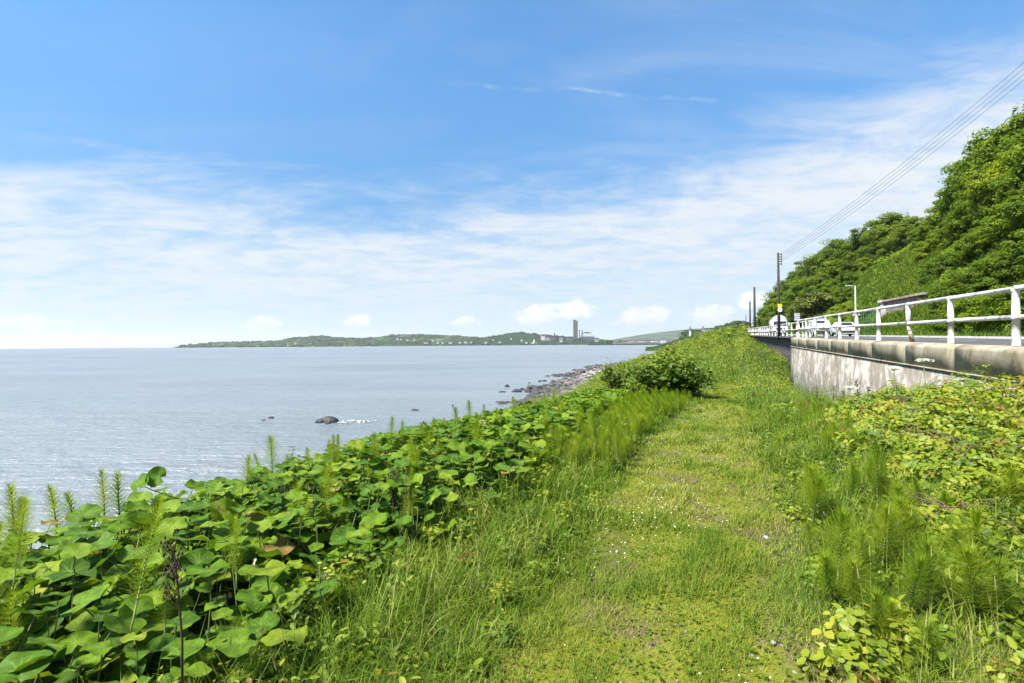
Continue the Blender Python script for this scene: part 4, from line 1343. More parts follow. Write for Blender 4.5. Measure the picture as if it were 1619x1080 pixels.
# round stone tower on the point
Yt = 640.0
tb = P(1091.3, 541, Yt)
rt = empty('round_tower', tb, label='slender pale round tower with dark conical cap beyond the grassy bank', cat='tower')
ht = P(1091.3, 523, Yt).z - tb.z; hc = P(1091.3, 514, Yt).z - tb.z
MAT['tower_stone'] = plain('tower_stone', (0.30, 0.27, 0.265), 0.9, var=0.15, scale=0.4)
link('shaft', tube_mesh('shaft', [(0, 0, -4), (0, 0, ht)], [1.9, 1.25], MAT['tower_stone'], 20), rt)
link('cornice', tube_mesh('cornice', [(0, 0, ht + 0.02), (0, 0, ht + 0.5)], 1.6, MAT['tower_stone'], 20), rt)
link('cap', tube_mesh('cap', [(0, 0, ht + 0.52), (0, 0, ht + 1.2), (0, 0, hc)], [1.55, 1.35, 0.1], MAT['roof_slate'], 20), rt)
ch = empty('church_spire', P(1111.5, 526, Yt + 90), label='dark stubby spire to the right of the round tower', cat='spire')
h2 = P(1111.5, 514.3, Yt + 90).z - ch.location.z
link('shaft', tube_mesh('shaft', [(0, 0, -6), (0, 0, h2 * .6), (0, 0, h2 * .62), (0, 0, h2)], [2.4, 2.0, 1.6, 0.15], MAT['stack_concrete'], 8), ch)
for (x, yb, w, h) in ((1118, 524, 4.5, 2), (1122.5, 523.2, 4, 2.2)):
    house(x, yb, 620, w, h, 1.3, 'house_white', 'white house peeping over the grassy bank by the spire', 'houses over the bank')
lowwall = empty('low_wall', P(1139, 522, 96), label='thin pale wall lying along the crest of the grassy bank', cat='wall')
far_box('coping', 1112, 1166, 520.9, 523.5, 99, 0.4, MAT['kerb'], lowwall)
by = empty('buoy', P(477, 548.5, 1500), label='small dark buoy floating off the far headland', cat='buoy')
link('float', tube_mesh('float', [(0, 0, -1), (0, 0, 0.8), (0, 0, 1.4)], [1.8, 1.8, 0.9], MAT['stack_top'], 10), by)
link('topmark', tube_mesh('topmark', [(0, 0, 1.3), (0, 0, 4.0), (0, 0, 4.2), (0, 0, 5.0)], [0.7, 0.5, 0.9, 0.7], MAT['stack_top'], 8), by)

# ------------------------------------------------------------------ rocks, shingle, foam
ROCKV = []
for k in range(5):
    bm = bmesh.new()
    bmesh.ops.create_icosphere(bm, subdivisions=3, radius=1.0)
    sd = rng.normal(size=(6, 3)); sd /= np.linalg.norm(sd, axis=1, keepdims=True)
    cut = rng.uniform(0.55, 0.85, 6)
    for v in bm.verts:
        c = np.array(v.co)
        for n_, d_ in zip(sd, cut):
            e = c @ n_ - d_
            if e > 0: c = c - n_ * e * 0.85
        f = 1 + 0.22 * (float(fbm(c[0] * 2 + k * 9, c[1] * 2 + c[2] * 3, k)) - 0.5)
        v.co = Vector(c * f)
    ROCKV.append(bm_mesh('rock', bm, MAT['rock'], smooth=False))


def rock(px, py, wpx, hpx, label, group='dark rocks at the water edge'):
    Y = -SEA_Z * F / (py - (550 - 0.0076 * (px - 100)))
    b = P(px, py, Y)
    w = wpx / F * Y; h = hpx / F * Y
    o = link('rock', random.choice(ROCKV), None, (b.x, b.y, SEA_Z + h * 0.05), label, 'rock', group)
    o.scale = (w * 0.62, w * random.uniform(.4, .6), h * 0.85)
    o.rotation_euler = (0, 0, random.uniform(-.3, .3))


R = [(520, 667, 27, 10, 'largest dark rock in the open water with a little foam beside it'), (504, 668, 13, 6, 'small dark rock touching the left of the largest open water rock'), (519, 670.5, 9, 3, 'low wet rock just in front of the largest open water rock'),
     (604, 694, 19, 9, 'dark flat topped rock just above the butterbur leaves'), (656, 648.5, 12, 2.5, 'low wet rock alone in open water'), (428, 661, 9, 3, 'flat wet rock breaking the surface far left'),
     (417, 664.5, 6, 2, 'tiny wet rock beside the flat one far left'),
     (801.5, 611.5, 7, 4, 'small dark rock furthest out off the shingle'), (816, 619.5, 16, 5, 'long dark rock in the row off the shingle'), (825, 616.5, 8, 4, 'small rock behind the long dark rock'),
     (835, 620.5, 9, 6, 'squarish dark rock at the end of the row off the shingle'), (793.5, 620, 11, 2.2, 'thin sliver of rock left of the row off the shingle'), (794.5, 638.5, 13, 3.2, 'flat dark rock nearest the leaves off the shingle'),
     (853, 603.5, 6, 3, 'small rock left of the twin rocks by the shingle'), (860.5, 602.8, 8, 3, 'right one of the twin rocks by the shingle'), (836.5, 606, 4, 2, 'tiny rock in the shallows'), (844.5, 611, 4, 1.8, 'tiniest wet rock in the shallows'),
     (850.5, 615, 8, 3, 'dark rock at the foot of the shingle'), (863.5, 612.5, 10, 5, 'dark boulder at the seaward foot of the shingle'), (874, 607.5, 10, 8, 'upright dark boulder on the seaward edge of the shingle'),
     (917, 593, 16, 11, 'biggest dark boulder at the top left of the shingle'), (909, 594, 8, 4.5, 'small boulder touching the biggest boulder'), (893.5, 595, 6, 3, 'small dark rock between the boulders'),
     (925, 599, 11, 6, 'dark boulder lying on the shingle'), (946.5, 586, 8, 4, 'dark boulder at the far end of the shingle'), (851.5, 636, 7, 5, 'dark boulder above the horsetails at the near end of the shingle'), (893, 631, 8, 4, 'dark boulder on the near shingle by the leaves')]
for a in R:
    rock(*a)


def pebble_mat():
    m, t = new_mat('shingle_stone')
    tint = t.n('ShaderNodeAttribute', attribute_name='tint').outputs['Fac']
    col = t.ramp(tint, [(0.0, (0.035, 0.034, 0.036)), (0.35, (0.07, 0.066, 0.065)), (0.7, (0.135, 0.122, 0.112)), (0.93, (0.23, 0.205, 0.185)), (1.0, (0.40, 0.38, 0.35))])
    finish(t, t.n('ShaderNodeBsdfPrincipled', {'Base Color': col, 'Roughness': 0.85}).outputs[0])
    return m


def build_shingle():
    t = (1 + 5 ** 0.5) / 2
    ico = np.array([(-1, t, 0), (1, t, 0), (-1, -t, 0), (1, -t, 0), (0, -1, t), (0, 1, t), (0, -1, -t), (0, 1, -t), (t, 0, -1), (t, 0, 1), (-t, 0, -1), (-t, 0, 1)], float)
    ico /= np.linalg.norm(ico[0])
    fc = np.array([(0, 11, 5), (0, 5, 1), (0, 1, 7), (0, 7, 10), (0, 10, 11), (1, 5, 9), (5, 11, 4), (11, 10, 2), (10, 7, 6), (7, 1, 8), (3, 9, 4), (3, 4, 2), (3, 2, 6), (3, 6, 8), (3, 8, 9), (4, 9, 5), (2, 4, 11), (6, 2, 10), (8, 6, 7), (9, 8, 1)])
    N = 9000
    Y = rng.uniform(26, 110, N)
    e = beach_edge(Y)
    s = e + 0.8 - rng.random(N) * 10.5
    z = gz(s, Y)
    keep = z > SEA_Z - 0.12
    s, Y, z = s[keep], Y[keep], z[keep]
    n = len(s)
    r = 0.09 + 0.30 * rng.random(n) ** 2.6
    sc = np.stack([r * rng.uniform(.8, 1.4, n), r * rng.uniform(.8, 1.4, n), r * rng.uniform(.4, .75, n)], 1)
    a = rng.random(n) * 6.28
    L = ico[None] * sc[:, None] * rng.uniform(.8, 1.2, (n, 12, 1))
    V = np.empty_like(L)
    V[..., 0] = L[..., 0] * np.cos(a)[:, None] - L[..., 1] * np.sin(a)[:, None] + (s + K * Y)[:, None]
    V[..., 1] = L[..., 0] * np.sin(a)[:, None] + L[..., 1] * np.cos(a)[:, None] + Y[:, None]
    V[..., 2] = L[..., 2] + (z + r * 0.15)[:, None]
    T = (np.arange(n) * 12)[:, None, None] + fc[None]
    wet = np.clip((z - SEA_Z) / 0.5, 0.15, 1)
    me = mesh_np('shingle', V.reshape(-1, 3), None, T.reshape(-1, 3), {'tint': np.repeat(rng.random(n) * wet, 12)}, mats=[pebble_mat()])
    link('shingle', me, label='grey and pinkish beach shingle between the grass and the sea', cat='shingle', kind='stuff')


build_shingle()


def build_foam():
    MAT['foam'] = plain('foam', (0.48, 0.50, 0.51), 0.9, var=0.1)
    parts = []
    for (px, py, rx, ry, n) in ((566, 667, 24, 1.3, 60), (540, 670, 14, 1.2, 12), (840, 640, 30, 2, 26)):
        x = px + rng.normal(size=n) * rx * 0.5
        y = py + rng.normal(size=n) * ry * 0.5
        Y = -SEA_Z * F / (y - (550 - 0.0076 * (x - 100)))
        X = (x - CX) / F * Y
        pos = np.stack([X, Y, np.full(n, SEA_Z + 0.03) + rng.random(n) * 0.03], 1)
        nr = np.tile([[0, 0, 1.0]], (n, 1)) + rng.normal(size=(n, 3)) * 0.15
        sz = rng.uniform(.06, .17, n)
        v, q, tt = leaves(pos, nr, sz, sz * 1.2)
        parts.append((v, q, None, tt))
    v, q, t, a = join_np(parts)
    link('sea_foam', mesh_np('sea_foam', v, q, None, {'tint': a}, mats=[MAT['foam']]), label='thin white foam breaking beside the rocks', cat='foam', kind='stuff')


build_foam()

# ------------------------------------------------------------------ trees


def crown_mesh(name, seed, mat, H=7.0, R=3.0, clumps=58, per=190, leaf=0.24, flat=0.75, base=0.22):
    g = np.random.default_rng(seed)
    global rng
    keep, rng = rng, g
    c = rand_unit(clumps)
    c[:, 2] = np.clip(c[:, 2] * 1.15 + .12, -.95, 1)
    rad = g.uniform(0.55, 1.0, clumps)
    ctr = np.stack([c[:, 0] * R * rad, c[:, 1] * R * rad, H * 0.50 + c[:, 2] * H * 0.43 * rad], 1)
    parts = []
    for i in range(clumps):
        n = int(per * g.uniform(0.5, 1.3))
        r = R * g.uniform(0.14, 0.40)
        d = rand_unit(n)
        d[:, 2] = d[:, 2] * 0.8 + 0.12
        rr = r * g.random(n) ** 0.35
        pos = ctr[i] + d * rr[:, None] * np.array([1, 1, flat])
        out = pos - np.array([0, 0, H * 0.42])
        out /= np.linalg.norm(out, axis=1, keepdims=True)
        nr = d * 0.5 + out * 0.35 + np.array([0, 0, 0.55]) + g.normal(size=(n, 3)) * 0.35
        L = leaf * g.uniform(0.6, 1.3, n)
        tint = np.clip(g.normal(0.45, 0.16, n) + g.normal(0, 0.18), 0, 1)
        v, q, tt = leaves(pos, nr, L, L * 0.85, tint)
        parts.append((v, q, None, tt))
    # inner leaves so that the crown is not hollow
    n = 900
    d = rand_unit(n) * (g.random(n) ** 0.4)[:, None]
    pos = d * np.array([R * 0.75, R * 0.75, H * 0.30]) + np.array([0, 0, H * 0.56])
    L = np.full(n, leaf * 1.3)
    v, q, tt = leaves(pos, rand_unit(n), L, L, np.full(n, 0.3))
    parts.append((v, q, None, tt))
    # outlying sprays
    v, q, t, a = join_np(parts)
    me = mesh_np(name, v, q, None, {'tint': a}, mats=[mat])
    rng = keep
    return me, ctr


def trunk_mesh(ctr, H, r=0.16, seed=0):
    g = random.Random(seed)
    bm = bmesh.new()
    mid = Vector((g.uniform(-.3, .3), g.uniform(-.3, .3), H * 0.35))
    top = Vector((g.uniform(-.5, .5), g.uniform(-.5, .5), H * 0.75))
    bm_tube(bm, [(0, 0, -0.6), (0, 0, 0.2), mid, top], [r * 1.4, r, r * 0.7, r * 0.25], 8)
    for i in g.sample(range(len(ctr)), min(14, len(ctr))):
        c = Vector(ctr[i])
        st = Vector((0, 0, 0.2)).lerp(mid, g.uniform(0.5, 1.0)) if c.z < H * .5 else mid.lerp(top, g.uniform(0, .7))
        k = st.lerp(c, 0.5) + Vector((0, 0, -0.15))
        bm_tube(bm, [st, k, c], [r * 0.4, r * 0.25, r * 0.08], 5)
    bmesh.ops.recalc_face_normals(bm, faces=bm.faces)
    return bm_mesh('trunk', bm, MAT['bark'])


TREES = {}
for key, mat, seeds in (('green', 'tree_leaf', (1, 2, 3)), ('dark', 'tree_leaf_dark', (4, 5)), ('olive', 'tree_leaf_olive', (6,))):
    TREES[key] = []
    for sd in seeds:
        me, ctr = crown_mesh('crown', sd, MAT[mat], leaf=0.26 if key != 'dark' else 0.24)
        TREES[key].append((me, trunk_mesh(ctr, 7.0, 0.17, sd)))


ORD = ['first', 'second', 'third', 'fourth', 'fifth', 'sixth', 'seventh', 'eighth', 'ninth', 'tenth', 'eleventh', 'twelfth', 'thirteenth', 'fourteenth', 'fifteenth', 'sixteenth',
       'seventeenth', 'eighteenth', 'nineteenth', 'twentieth', 'twenty-first', 'twenty-second', 'twenty-third', 'twenty-fourth', 'twenty-fifth', 'twenty-sixth']


def tree(px, ytop, s, key, label, group, wide=1.0, hmin=3.0, hmax=11.0, name='tree'):
    u = u_of(px)
    Y = s / (u - K)
    X = s + K * Y
    zb = float(hz(s, Y)) - 0.15
    zt = P(px, ytop, Y).z
    h = min(max(zt - zb, hmin), hmax)
    z0 = zt - h if zt - h < zb else zb
    root = empty(name, (X, Y, z0), random.uniform(0, 6.28), label, name.replace('_', ' '), group)
    me, tr = random.choice(TREES[key])
    k = h / 7.3
    c = link('crown', me, root); c.scale = (k * wide, k * wide, k)
    t = link('trunk', tr, root); t.scale = (k * wide, k * wide, k)
    return root


GL = 'trees on the far wooded slope beyond the gully'
GR = 'trees on the near wooded slope at the right edge'
LEFT = ((1203, 500, 17.5, 'dark', 1), (1212, 484, 18, 'green', 1), (1224, 466, 19, 'dark', 1), (1238, 447, 20.5, 'green', 1), (1252, 428, 22.5, 'dark', 1.1), (1268, 406, 26, 'dark', 1.1), (1287, 391, 29, 'dark', 1.1),
                        (1306, 378, 31, 'dark', 1.1), (1328, 367, 33, 'dark', 1.1), (1350, 372, 32, 'green', 1.1), (1373, 352, 34, 'dark', 1.0), (1396, 343, 34, 'dark', 1.0), (1415, 333, 34, 'dark', 1.1), (1436, 341, 33, 'dark', 1.0),
                        (1275, 436, 21.5, 'green', 1.2), (1300, 424, 24, 'dark', 1.2), (1325, 408, 27, 'green', 1.2), (1352, 396, 29.5, 'dark', 1.1), (1380, 380, 31, 'dark', 1.1), (1408, 368, 31.5, 'dark', 1), (1250, 458, 19, 'green', 1.2),
                        (1228, 490, 17.6, 'dark', 1.2), (1315, 440, 22.5, 'green', 1.2), (1343, 424, 25, 'dark', 1.1), (1290, 446, 20.5, 'dark', 1.2), (1260, 470, 18.2, 'dark', 1.3), (1370, 405, 28, 'green', 1), (1335, 448, 21.5, 'dark', 1.1))


def left_row(s, y):
    return 'skyline row' if (s, y) in {(a[2], a[1]) for a in LEFT[:14]} else ('lower row' if s < 23 else 'upper row')


for (x, yt, s, k, w) in LEFT:
    row = left_row(s, yt)
    tree(x, yt, s, k, '%s tree from the left in the %s of the wood left of the gully' % (ORD[sum(1 for a in LEFT if left_row(a[2], a[1]) == row and a[0] < x)], row), GL, w)
bush = tree(1292, 459, 18.6, 'olive', 'rounded olive green tree spreading low behind the grey sign', 'trees at the foot of the slope', 1.55, 4.5, 6.5)
tree(1268, 476, 18.0, 'olive', 'smaller olive tree leaning out just left of the rounded one', 'trees at the foot of the slope', 1.4, 3.5, 5)
tree(1334, 478, 18.4, 'green', 'small green bush between the rounded tree and the lamp post', 'trees at the foot of the slope', 1.3, 2.5, 4, 'bush')
tree(1372, 482, 18.8, 'dark', 'dark bush behind the green steel fence', 'trees at the foot of the slope', 1.3, 2.0, 3, 'bush')
tree(1412, 458, 21.0, 'dark', 'dark bush on the grass just above the block house', 'trees at the foot of the slope', 1.3, 1.8, 3, 'bush')
tree(1424, 404, 27.0, 'dark', 'small reddish dark bush high in the grassy gully', 'trees at the foot of the slope', 1.2, 1.5, 2.2, 'bush')
RIGHT = ((1452, 362, 29.5, 'green', .9), (1472, 338, 30, 'green', .9), (1492, 320, 30, 'green', .9), (1512, 290, 30, 'green', .9), (1530, 266, 30, 'dark', .9), (1549, 240, 30.5, 'green', .9), (1568, 205, 31, 'dark', 1), (1590, 178, 31, 'green', 1),
                        (1614, 155, 31, 'green', 1), (1645, 140, 31, 'dark', 1), (1690, 110, 31, 'green', 1), (1465, 380, 26, 'green', 1), (1488, 360, 26.5, 'green', 1), (1510, 338, 26.5, 'dark', 1), (1535, 312, 27, 'green', 1), (1560, 285, 27, 'green', 1),
                        (1585, 255, 27, 'dark', 1), (1612, 225, 27, 'green', 1), (1650, 200, 27, 'green', 1), (1478, 412, 22.5, 'green', 1.1), (1502, 392, 23, 'dark', 1.1), (1528, 372, 23, 'green', 1.1), (1556, 350, 23.5, 'dark', 1.1), (1582, 330, 23.5, 'green', 1.1),
                        (1612, 300, 23.5, 'green', 1.1), (1655, 275, 23.5, 'dark', 1.1), (1500, 440, 19.6, 'dark', 1.2), (1527, 425, 19.8, 'green', 1.2), (1555, 410, 19.8, 'dark', 1.2), (1585, 395, 20, 'green', 1.2), (1618, 372, 20, 'dark', 1.2), (1660, 350, 20, 'green', 1.2),
                        (1480, 448, 20.2, 'dark', 1.1), (1540, 462, 18.0, 'green', 1.3), (1578, 452, 18.0, 'green', 1.3), (1612, 445, 18.0, 'green', 1.3), (1512, 474, 18.0, 'dark', 1.3), (1660, 430, 18.0, 'green', 1.3))


def right_row(s):
    return 'skyline row' if s > 28 else 'upper row' if s > 25 else 'middle row' if s > 21.5 else 'row above the roadside' if s > 18.5 else 'roadside row'


for (x, yt, s, k, w) in RIGHT:
    if x < 1670:
        row = right_row(s)
        tree(x, yt, s, k, '%s tree from the left in the %s of the right hand slope' % (ORD[sum(1 for a in RIGHT if right_row(a[2]) == row and a[0] < x)], row), GR, w, 3.0, 9.0)


def hill_cover():
    parts = []
    N = 120000
    u = rng.uniform(u_of(1190), u_of(1700), N)
    s = 17.1 + 19 * rng.random(N) ** 1.3
    Y = s / (u - K)
    ok = (Y < 215)
    u, s, Y = u[ok], s[ok], Y[ok]
    X = s + K * Y
    z = hz(s, Y)
    px = u * F + CX
    gully = (px > 1345) & (px < 1490) & (s < 30)
    n = len(s)
    sz = np.clip(0.0042 * Y, 0.12, 0.6) * rng.uniform(0.6, 1.4, n)
    lift = rng.random(n) ** 1.5 * np.where(gully, 0.35, 0.9) * np.clip(fbm(s * .5, Y * .5, 77) * 1.6 - 0.2, 0.1, 1.2)
    pos = np.stack([X, Y, z + lift], 1)
    nr = np.stack([-0.55 + rng.normal(0, .45, n), -.05 + rng.normal(0, .45, n), 0.7 + rng.normal(0, .35, n)], 1)
    tint = np.clip(rng.normal(0.42, 0.15, n) + (fbm(s * .4, Y * .3, 55) - .5) * 0.7 + gully * 0.25, 0, 1)
    leafy = ~gully | (rng.random(n) < 0.25)
    v, q, tt = leaves(pos[leafy], nr[leafy], sz[leafy], sz[leafy] * 0.9, tint[leafy])
    link('hillside_undergrowth', mesh_np('hillside_undergrowth', v, q, None, {'tint': tt}, mats=[MAT['tree_leaf']]), label='tangled green undergrowth covering the slope under the trees', cat='undergrowth', kind='stuff')
    # grassy gully and the verge
    g = np.where(gully)[0]
    g = np.concatenate([g, g, g])
    n = len(g)
    ss = s[g] + rng.normal(0, .25, n); yy = Y[g] + rng.normal(0, .5, n)
    pos = np.stack([ss + K * yy, yy, hz(ss, yy) - 0.03], 1)
    L = rng.uniform(.25, .7, n)
    v1 = blades(pos, L, np.clip(0.0016 * yy, .02, .16), rng.random(n) * 6.28, rng.uniform(.1, .5, n), rng.uniform(.3, 1.2, n), 2, np.clip(rng.normal(.6, .14, n) + (fbm(ss * .5, yy * .4, 5) - .5) * .6, 0, 1))
    n = 26000
    yy = 12 + 120 * rng.random(n) ** 1.6
    ss = rng.uniform(15.6, 18.4, n)
    pos = np.stack([ss + K * yy, yy, np.where(ss > 17, hz(ss, yy), road_z(yy) + .08) - 0.02], 1)
    L = rng.uniform(.12, .5, n) * np.clip((ss - 15.2) / 1.2, .4, 1.3)
    v2 = blades(pos, L, np.clip(0.0013 * yy, .015, .1), rng.random(n) * 6.28, rng.uniform(.1, .6, n), rng.uniform(.3, 1.2, n), 2, np.clip(rng.normal(.4, .18, n), 0, 1))
    v, q, t, a = join_np([v1, v2])
    link('hillside_grass', mesh_np('hillside_grass', v, q, t, {'tint': a}, mats=[MAT['bank_grass']]), label='bright rough grass in the gully and along the far roadside', cat='grass', kind='stuff')


hill_cover()


# ------------------------------------------------------------------ rough grassy bank beyond the path
def bank_cover():
    parts = []
    # visible sampling: density falls with distance
    N = 150000
    Y = 15 + 125 * rng.random(N) ** 1.7
    s = rng.uniform(-13.5, 7.3, N)
    wallback = np.where(Y < 34.2, RAIL_S - 0.4, FAR_S - 0.32)
    ok = (s < wallback) & (s > beach_edge(Y) + 0.2) & (path_mask(s, Y) < 0.4)
    near_patch = (Y < 20) & (s < path_c(Y))
    ok &= ~near_patch
    s, Y = s[ok], Y[ok]
    n = len(s)
    pos = np.stack([s + K * Y, Y, gz(s, Y) - 0.03], 1)
    hum = fbm(s * 0.55, Y * 0.4, 88)
    L = rng.uniform(.2, .5, n) * (0.35 + hum * 1.2)
    W = np.clip(0.0011 * Y, .014, .10)
    tint = np.clip(rng.normal(.5, .17, n) + (fbm(s * .3, Y * .22, 99) - .5) * 1.3, 0, 1)
    v1 = blades(pos, L, W, rng.random(n) * 6.28, rng.uniform(.05, .5, n), rng.uniform(.3, 1.4, n), 2, tint)
    v, q, t, a = v1
    link('bank_grass', mesh_np('bank_grass', v, q, t, {'tint': a}, mats=[MAT['bank_grass']]), label='long rough grass covering the bank between the sea wall and the sea', cat='grass', kind='stuff')
    # leafy weeds: low clumps scattered over the bank
    parts = []
    C = 1300
    cy = 18 + 85 * rng.random(C) ** 1.5
    cs = rng.uniform(-10, 7, C)
    for i in range(C):
        wb = RAIL_S - .5 if cy[i] < 34.2 else FAR_S - .5
        if cs[i] > wb or cs[i] < beach_edge(cy[i]) + .8 or path_mask(np.array([cs[i]]), np.array([cy[i]]))[0] > .1: continue
        if cy[i] < 24 and cs[i] < path_c(cy[i]) - .2 and cs[i] > -3.2: continue
        r = rng.uniform(.35, 1.1)
        n = int(70 * r / .6)
        d = rand_unit(n); d[:, 2] = np.abs(d[:, 2])
        rr = r * rng.random(n) ** .4
        ps = cs[i] + d[:, 0] * rr; py = cy[i] + d[:, 1] * rr * 1.3
        z = gz(ps, py) + d[:, 2] * rr * rng.uniform(.6, 1.1) + .10
        L = np.clip(0.0026 * cy[i], .06, .3) * rng.uniform(.6, 1.3, n)
        nr = d * .7 + np.array([-.1, -.1, .6]) + rng.normal(0, .3, (n, 3))
        v, q, tt = leaves(np.stack([ps + K * py, py, z], 1), nr, L, L * .9, np.clip(rng.normal(.36, .13, n) + rng.normal(0, .27), 0, 1))
        parts.append((v, q, None, tt))
    v, q, t, a = join_np(parts)
    link('bank_weeds', mesh_np('bank_weeds', v, q, None, {'tint': a}, mats=[MAT['bramble']]), label='low leafy weeds and bramble patches scattered over the grassy bank', cat='weeds', kind='stuff')


bank_cover()


def shrub(name, label, px, pyb, Y, w, h, mat, n, leaf, seed, yscale=.8):
    b = P(px, pyb, Y)
    g = np.random.default_rng(seed)
    root = empty(name, (b.x, Y, b.z), 0, label, name.replace('_', ' '))
    # sprays rising from a few stems
    bm = bmesh.new()
    parts = []
    st = 16
    for i in range(st):
        a = g.uniform(0, 6.28); rr = g.random() ** .6
        tip = Vector((math.cos(a) * w * .5 * rr, math.sin(a) * w * .5 * rr * yscale, h * (1.0 - .42 * rr * rr) * g.uniform(.8, 1.05)))
        midp = tip * .5 + Vector((0, 0, h * .05))
        bm_tube(bm, [(tip.x * .12, tip.y * .12, -.15), midp, tip], [.022, .014, .006], 5)
        k = n // st
        f = g.uniform(.25, 1.02, k)
        base = np.array([[*(Vector((tip.x * .12, tip.y * .12, 0)).lerp(tip, float(x)))] for x in f])
        pos = base + g.normal(size=(k, 3)) * np.array([w * .085, w * .085 * yscale, h * .075])
        nr = np.array([0, -.1, .8]) + g.normal(size=(k, 3)) * .4
        L = leaf * g.uniform(.6, 1.35, k)
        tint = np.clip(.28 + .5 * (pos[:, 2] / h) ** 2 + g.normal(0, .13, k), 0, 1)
        v, q, tt = leaves(pos, nr, L, L * 1.0, tint)
        parts.append((v, q, None, tt))
    v, q, t, a = join_np(parts)
    bmesh.ops.recalc_face_normals(bm, faces=bm.faces)
    link('stems', bm_mesh('stems', bm, MAT['cane']), root)
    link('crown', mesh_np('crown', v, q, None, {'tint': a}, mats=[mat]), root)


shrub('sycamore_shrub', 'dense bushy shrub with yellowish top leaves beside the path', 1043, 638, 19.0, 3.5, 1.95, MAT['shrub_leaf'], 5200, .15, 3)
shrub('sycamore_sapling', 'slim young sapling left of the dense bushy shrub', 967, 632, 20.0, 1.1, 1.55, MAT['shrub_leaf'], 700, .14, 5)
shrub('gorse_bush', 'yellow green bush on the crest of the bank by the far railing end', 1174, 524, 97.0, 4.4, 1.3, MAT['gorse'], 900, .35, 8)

# ------------------------------------------------------------------ butterbur: big round leaves by the sea


def butterbur_leaf(seed, mat, stalk=True):
    g = random.Random(seed)
    n = 20
    V = [(0, 0, 0.0)]
    vein = [1.0]
    cup = g.uniform(0.10, 0.30)
    wav = g.uniform(0.03, 0.08)
    ph = g.uniform(0, 6.28)
    tiltx = g.uniform(-.1, .1)
    for ring, rr in ((0, .55), (1, 1.0)):
        for k in range(n):
            a = 2 * math.pi * k / n
            # kidney outline: notch at a = -90 deg
            dn = abs(((a + math.pi / 2 + math.pi) % (2 * math.pi)) - math.pi)
            r = 1.0 - 0.50 * math.exp(-(dn / .26) ** 2) + 0.06 * math.cos(2 * a) + (0.035 * math.sin(7 * a + ph) if ring else 0)
            r *= rr * .5
            z = cup * rr ** 2 * .35 * (1 if g else 1) + (wav * math.sin(4 * a + ph) * rr ** 2) + (0.018 if k % 2 else -0.006) * rr
            z -= 0.10 * max(0, rr - .6) * (1 + math.sin(3 * a + ph))
            V.append((r * math.cos(a) * 1.08, r * math.sin(a) + .12, z + tiltx * r * math.cos(a)))
            vein.append(0.0 if k % 2 else (1.0 if ring == 0 else .55))
    T = [(0, 1 + k, 1 + (k + 1) % n) for k in range(n)]
    Q = [(1 + k, 1 + n + k, 1 + n + (k + 1) % n, 1 + (k + 1) % n) for k in range(n)]
    mi = [0] * (len(Q) + len(T))
    V = list(V)
    if stalk:
        b = len(V)
        for i, (z, r, off) in enumerate(((-.012, .022, 0.0), (-.9, .026, -.10), (-2.2, .032, -.05))):
            for k in range(4):
                V.append((r * math.cos(k * math.pi / 2) + off, r * math.sin(k * math.pi / 2), z)); vein.append(0)
        for i in range(2):
            for k in range(4):
                Q.append((b + i * 4 + k, b + i * 4 + (k + 1) % 4, b + (i + 1) * 4 + (k + 1) % 4, b + (i + 1) * 4 + k))
        mi = [0] * n + [1] * 8 + [0] * n
    me = mesh_np('leaf', V, Q, T, {'tint': np.full(len(V), .5), 'vein': vein}, smooth=True, mats=[mat, MAT['petiole']], mat_idx=mi)
    return me


BL = [butterbur_leaf(100 + i, MAT['butterbur']) for i in range(8)]
BLP = [butterbur_leaf(200 + i, MAT['butterbur_pale']) for i in range(2)]
BLY = [butterbur_leaf(210 + i, MAT['butterbur_yellow']) for i in range(2)]


def bb_inner(Y):
    """path-side border of the butterbur patch"""
    return np.interp(Y, [-2, 2.4, 3.4, 4.7, 6.2, 8, 10, 14, 20], [-2.2, -2.2, -2.3, -2.2, -1.9, -2.0, -2.3, -2.6, -2.9])


def leaf_pose(x, y, z, size, tilt, az, spin):
    return Matrix.Translation((x, y, z)) @ Matrix.Rotation(az, 4, 'Z') @ Matrix.Rotation(tilt, 4, 'X') @ Matrix.Rotation(spin, 4, 'Z') @ Matrix.Scale(size, 4)


